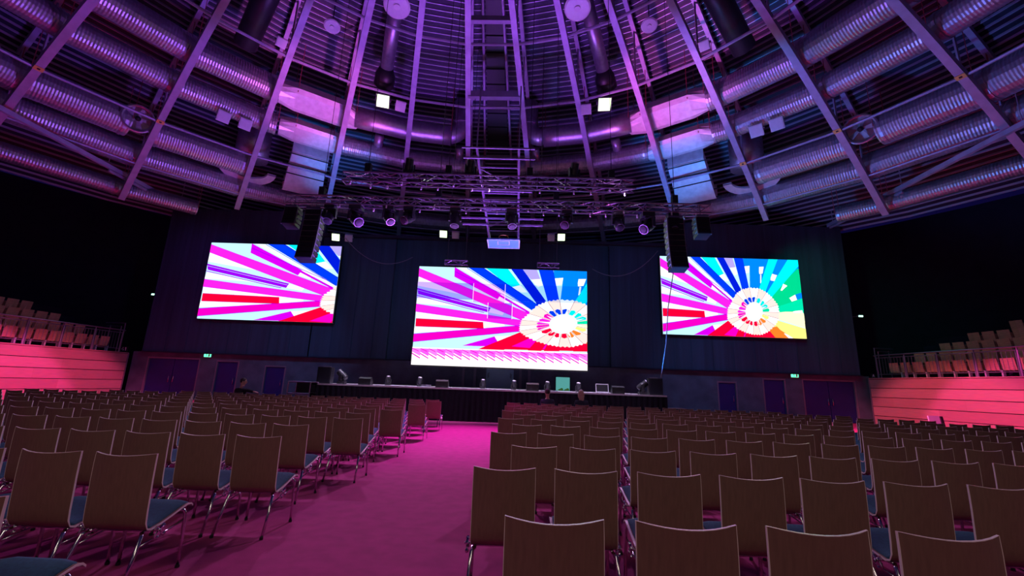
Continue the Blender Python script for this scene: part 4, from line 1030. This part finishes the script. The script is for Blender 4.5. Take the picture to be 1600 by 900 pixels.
for r_ in range(1, 13):
    Y = .8831+1.1524*r_
    def ok(x): return hypot(x+1.2, Y-1.5) < 16.6 and abs(x) < 1.24*Y+.6
    n_ = 0
    while True:
        x = -.0249-(0 if r_ % 2 else .251)+.5681*n_+CW/2
        if not ok(x): break
        spots.append((Y, x, r_, 'right', n_)); n_ += 1
    n_ = 0
    while True:
        x = -2.2511-(0 if r_ % 2 else .2699)-.5465*n_-CW/2
        if not ok(x): break
        spots.append((Y, x, r_, 'left', n_)); n_ += 1
print('CHAIRS', len(spots))
spots.sort(key=lambda s: (s[0], abs(s[1])))
proto = chair_proto(); reg(proto); rest = []
FARSKIP = ( 'foot_glide', 'cross_rail')
def stack_label(s):
    Y, x, r_, sd, n_ = s
    return 'plywood chair %s of the aisle, %s row from the camera, %s from the aisle' % (sd, ORD[r_-1], ORD[n_])
for i, s in enumerate(spots):
    Y, x, r_, sd, n_ = s
    jx, jr = random.uniform(-.008, .008), random.uniform(-.02, .02)
    if i >= 300: rest.append((x+jx, Y+.035, jr)); continue
    c = proto if i == 0 else copy_tree(proto, None, () if r_ <= 8 else FARSKIP)
    c.location = (x+jx, Y+.035, 0); c.rotation_euler = (0, 0, jr); c['label'] = stack_label(s); c['group'] = 'plywood chairs in rows facing the stage'; c['category'] = 'chair'
if rest:
    b = MB(); names = {'shell': 0, 'edge_band': 1, 'seat_pad': 2, 'leg': 3, 'side_rail': 3}
    src = []
    for ch in [o_ for o_ in COL.objects if o_.parent is proto or (o_.parent and o_.parent.parent is proto)]:
        k = ch.name.split('.')[0]
        if k in names: src.append((names[k], [tuple(v.co) for v in ch.data.vertices], [tuple(p.vertices) for p in ch.data.polygons]))
    for x, Y, a in rest:
        ca, sa = cos(a), sin(a)
        for mi, vs, fs in src: b.add([(x+ca*q[0]-sa*q[1], Y+sa*q[0]+ca*q[1], q[2]) for q in vs], fs, mi)
    b.build('far_chairs', ['ply', 'edge', 'pad', 'chrome'], None, (0, 14, 0), label='farthest plywood chairs at the ends of the front rows near the stage', cat='chairs', group='plywood chairs in rows facing the stage', kind='stuff')

# ------------------------------------------------------------------ people
def skin_mesh(name, nodes, edges, mat_, parent, root_i=0, vox=.02):
    me = bpy.data.meshes.new(name); me.from_pydata([n_[0] for n_ in nodes], edges, []); me.materials.append(M[mat_])
    o = bpy.data.objects.new(name, me); COL.objects.link(o); o.parent = parent
    me.attributes  # radius layer through the skin layer
    sk = o.modifiers.new('skin', 'SKIN')
    if not me.skin_vertices: 
        bm_ = __import__('bmesh').new(); bm_.from_mesh(me); bm_.verts.layers.skin.verify(); bm_.to_mesh(me); bm_.free()
    for i, n_ in enumerate(nodes):
        r_ = n_[1]; me.skin_vertices[0].data[i].radius = (r_, n_[2] if len(n_) > 2 else r_); me.skin_vertices[0].data[i].use_root = (i == root_i)
    s2 = o.modifiers.new('sub', 'SUBSURF'); s2.levels = s2.render_levels = 2
    return o
def person(loc, rz, label, shirt, hair, long_hair=False, lean=0, arm_out=False, head_turn=0):
    root = empty('person', loc, label, 'person', None, rz)
    S = .45   # seat height; figure faces +Y
    def N(x, y, z, r, r2=None): return ((x, y+lean*max(0, z-S), z), r, r2 or r)
    nodes = [N(0, .08, S+.08, .14, .12), N(0, .06, S+.28, .135, .11), N(0, .07, S+.46, .15, .11), N(0, .09, S+.56, .07, .06), N(0, .11, S+.64, .052), N(0, .135, S+.72, .075, .085), N(0, .14, S+.80, .078, .092), N(0, .13, S+.865, .05, .06)]
    E_ = [(0, 1), (1, 2), (2, 3), (3, 4), (4, 5), (5, 6), (6, 7)]
    k = len(nodes)
    for sx in (-1, 1):
        b0 = len(nodes)
        nodes += [N(sx*.17, .08, S+.50, .06), N(sx*.22, .10, S+.28, .046), N(sx*.20, .30, S+.16, .036), N(sx*.17, .40, S+.15, .028), N(sx*.165, .45, S+.148, .032, .018)]
        if arm_out and sx == 1:
            nodes[b0+1:b0+5] = [N(.38, .0, S+.50, .046), N(.62, -.06, S+.475, .036), N(.72, -.08, S+.47, .028), N(.78, -.08, S+.465, .032, .018)]
        E_ += [(2, b0), (b0, b0+1), (b0+1, b0+2), (b0+2, b0+3), (b0+3, b0+4)]
        hx, hy, hz = nodes[b0+4][0]; outd = V((1, .1, -.1)) if (arm_out and sx == 1) else V((0, 1, -.15)); outd.normalize(); lat = V((0, 1, 0)) if (arm_out and sx == 1) else V((-sx, 0, 0))
        for f, ln in enumerate((.07, .08, .075, .06)):
            st_ = V((hx, hy, hz))+lat*(.024-.016*f)+outd*.02; m1 = st_+outd*ln*.5; m2 = m1+(outd+V((0, 0, -.6))).normalized()*ln*.5; i0 = len(nodes)
            nodes += [(tuple(st_), .0095, .0095), (tuple(m1), .009, .009), (tuple(m2), .0075, .0075)]; E_ += [(b0+4, i0), (i0, i0+1), (i0+1, i0+2)]
        i0 = len(nodes); st_ = V((hx, hy, hz))+lat*.03-outd*.015; nodes += [(tuple(st_+lat*.012), .011, .011), (tuple(st_+lat*.03+outd*.03), .009, .009)]; E_ += [(b0+4, i0), (i0, i0+1)]
        l0 = len(nodes)
        nodes += [((sx*.10, .12, S+.07), .085, .08), ((sx*.13, .50, S+.07), .062, .062), ((sx*.13, .50, .26), .052, .052), ((sx*.13, .49, .09), .038, .038), ((sx*.14, .62, .05), .036, .03)]
        E_ += [(0, l0), (l0, l0+1), (l0+1, l0+2), (l0+2, l0+3), (l0+3, l0+4)]
    bd = skin_mesh('body', nodes, E_, 'skin', root)
    # clothing, slightly larger than the body
    cl = [N(0, .08, S+.06, .165, .14), N(0, .06, S+.28, .155, .13), N(0, .07, S+.45, .165, .125), N(0, .09, S+.555, .075, .075)]
    CE = [(0, 1), (1, 2), (2, 3)]
    for sx in (-1, 1):
        b0 = len(cl); c1 = N(sx*.175, .08, S+.50, .073); c2 = N(sx*.22, .10, S+.28, .06); c3 = N(sx*.20, .30, S+.16, .048); c4 = N(sx*.175, .38, S+.152, .042)
        if arm_out and sx == 1: c2 = N(.38, .0, S+.50, .062); c3 = N(.62, -.06, S+.475, .052); c4 = N(.70, -.08, S+.47, .042)
        cl += [c1, c2, c3, c4]; CE += [(2, b0), (b0, b0+1), (b0+1, b0+2), (b0+2, b0+3)]
    skin_mesh('shirt', cl, CE, shirt, root)
    tr = [((0, .08, S+.07), .165, .13)]; TE = []
    for sx in (-1, 1):
        b0 = len(tr); tr += [((sx*.10, .14, S+.07), .098, .09), ((sx*.13, .50, S+.07), .075, .075), ((sx*.13, .50, .26), .064, .064), ((sx*.13, .49, .12), .056, .056)]; TE += [(0, b0), (b0, b0+1), (b0+1, b0+2), (b0+2, b0+3)]
    skin_mesh('trousers', tr, TE, 'jeans', root)
    # head details and hair, turned with the head
    hc = V((0, .138+lean*.33, S+.78)); Rh = Matrix.Rotation(head_turn, 3, 'Z')
    b = MB(); b.ball((0, 0, 0), 1, 16, 0, (.080, .096, .118)); b.ball((0, .097, -.012), 1, 8, 0, (.014, .022, .024))
    for sx in (-1, 1): b.ball((sx*.082, .0, -.01), 1, 8, 0, (.012, .02, .032))
    b.ball((0, .088, -.058), 1, 8, 0, (.026, .01, .008)); b.v = [tuple(hc+Rh@V(q)) for q in b.v]; b.build('face', 'skin', root, smooth=True)
    b = MB()
    for sx in (-1, 1): b.ball((sx*.030, .088, .012), 1, 8, 0, (.010, .006, .006))
    b.v = [tuple(hc+Rh@V(q)) for q in b.v]; b.build('eye', 'plastic', root)
    b = MB(); b.ball((0, -.016, .028), 1, 16, 0, (.090, .100, .106))
    if long_hair:
        b.ball((0, -.055, -.05), 1, 16, 0, (.098, .060, .16)); b.ball((.03, -.075, -.16), 1, 12, 0, (.085, .045, .14)); b.ball((-.05, -.02, -.05), 1, 12, 0, (.06, .07, .13)); b.ball((.055, -.02, -.05), 1, 12, 0, (.06, .07, .13))
    b.v = [tuple(hc+Rh@V(q)) for q in b.v]; b.build('hair', hair, root, smooth=True)
    return root
Yr = lambda r: .8831+1.1524*r
person((1.075, 14.85, 0), 0, 'man with short hair and dark shirt seated near the front, seen from behind', 'shirt', 'hair_dark')
person((2.21, 14.85, 0), 0, 'woman with long fair hair and dark top seated near the front, seen from behind', 'shirt', 'hair_fair', True, 0, False, -.4)
person((-9.29, 14.85, 0), -.25, 'person in black jacket seated at the left front, looking right with arm stretched out', 'jacket', 'hair_dark', False, 0, True, -1.1)
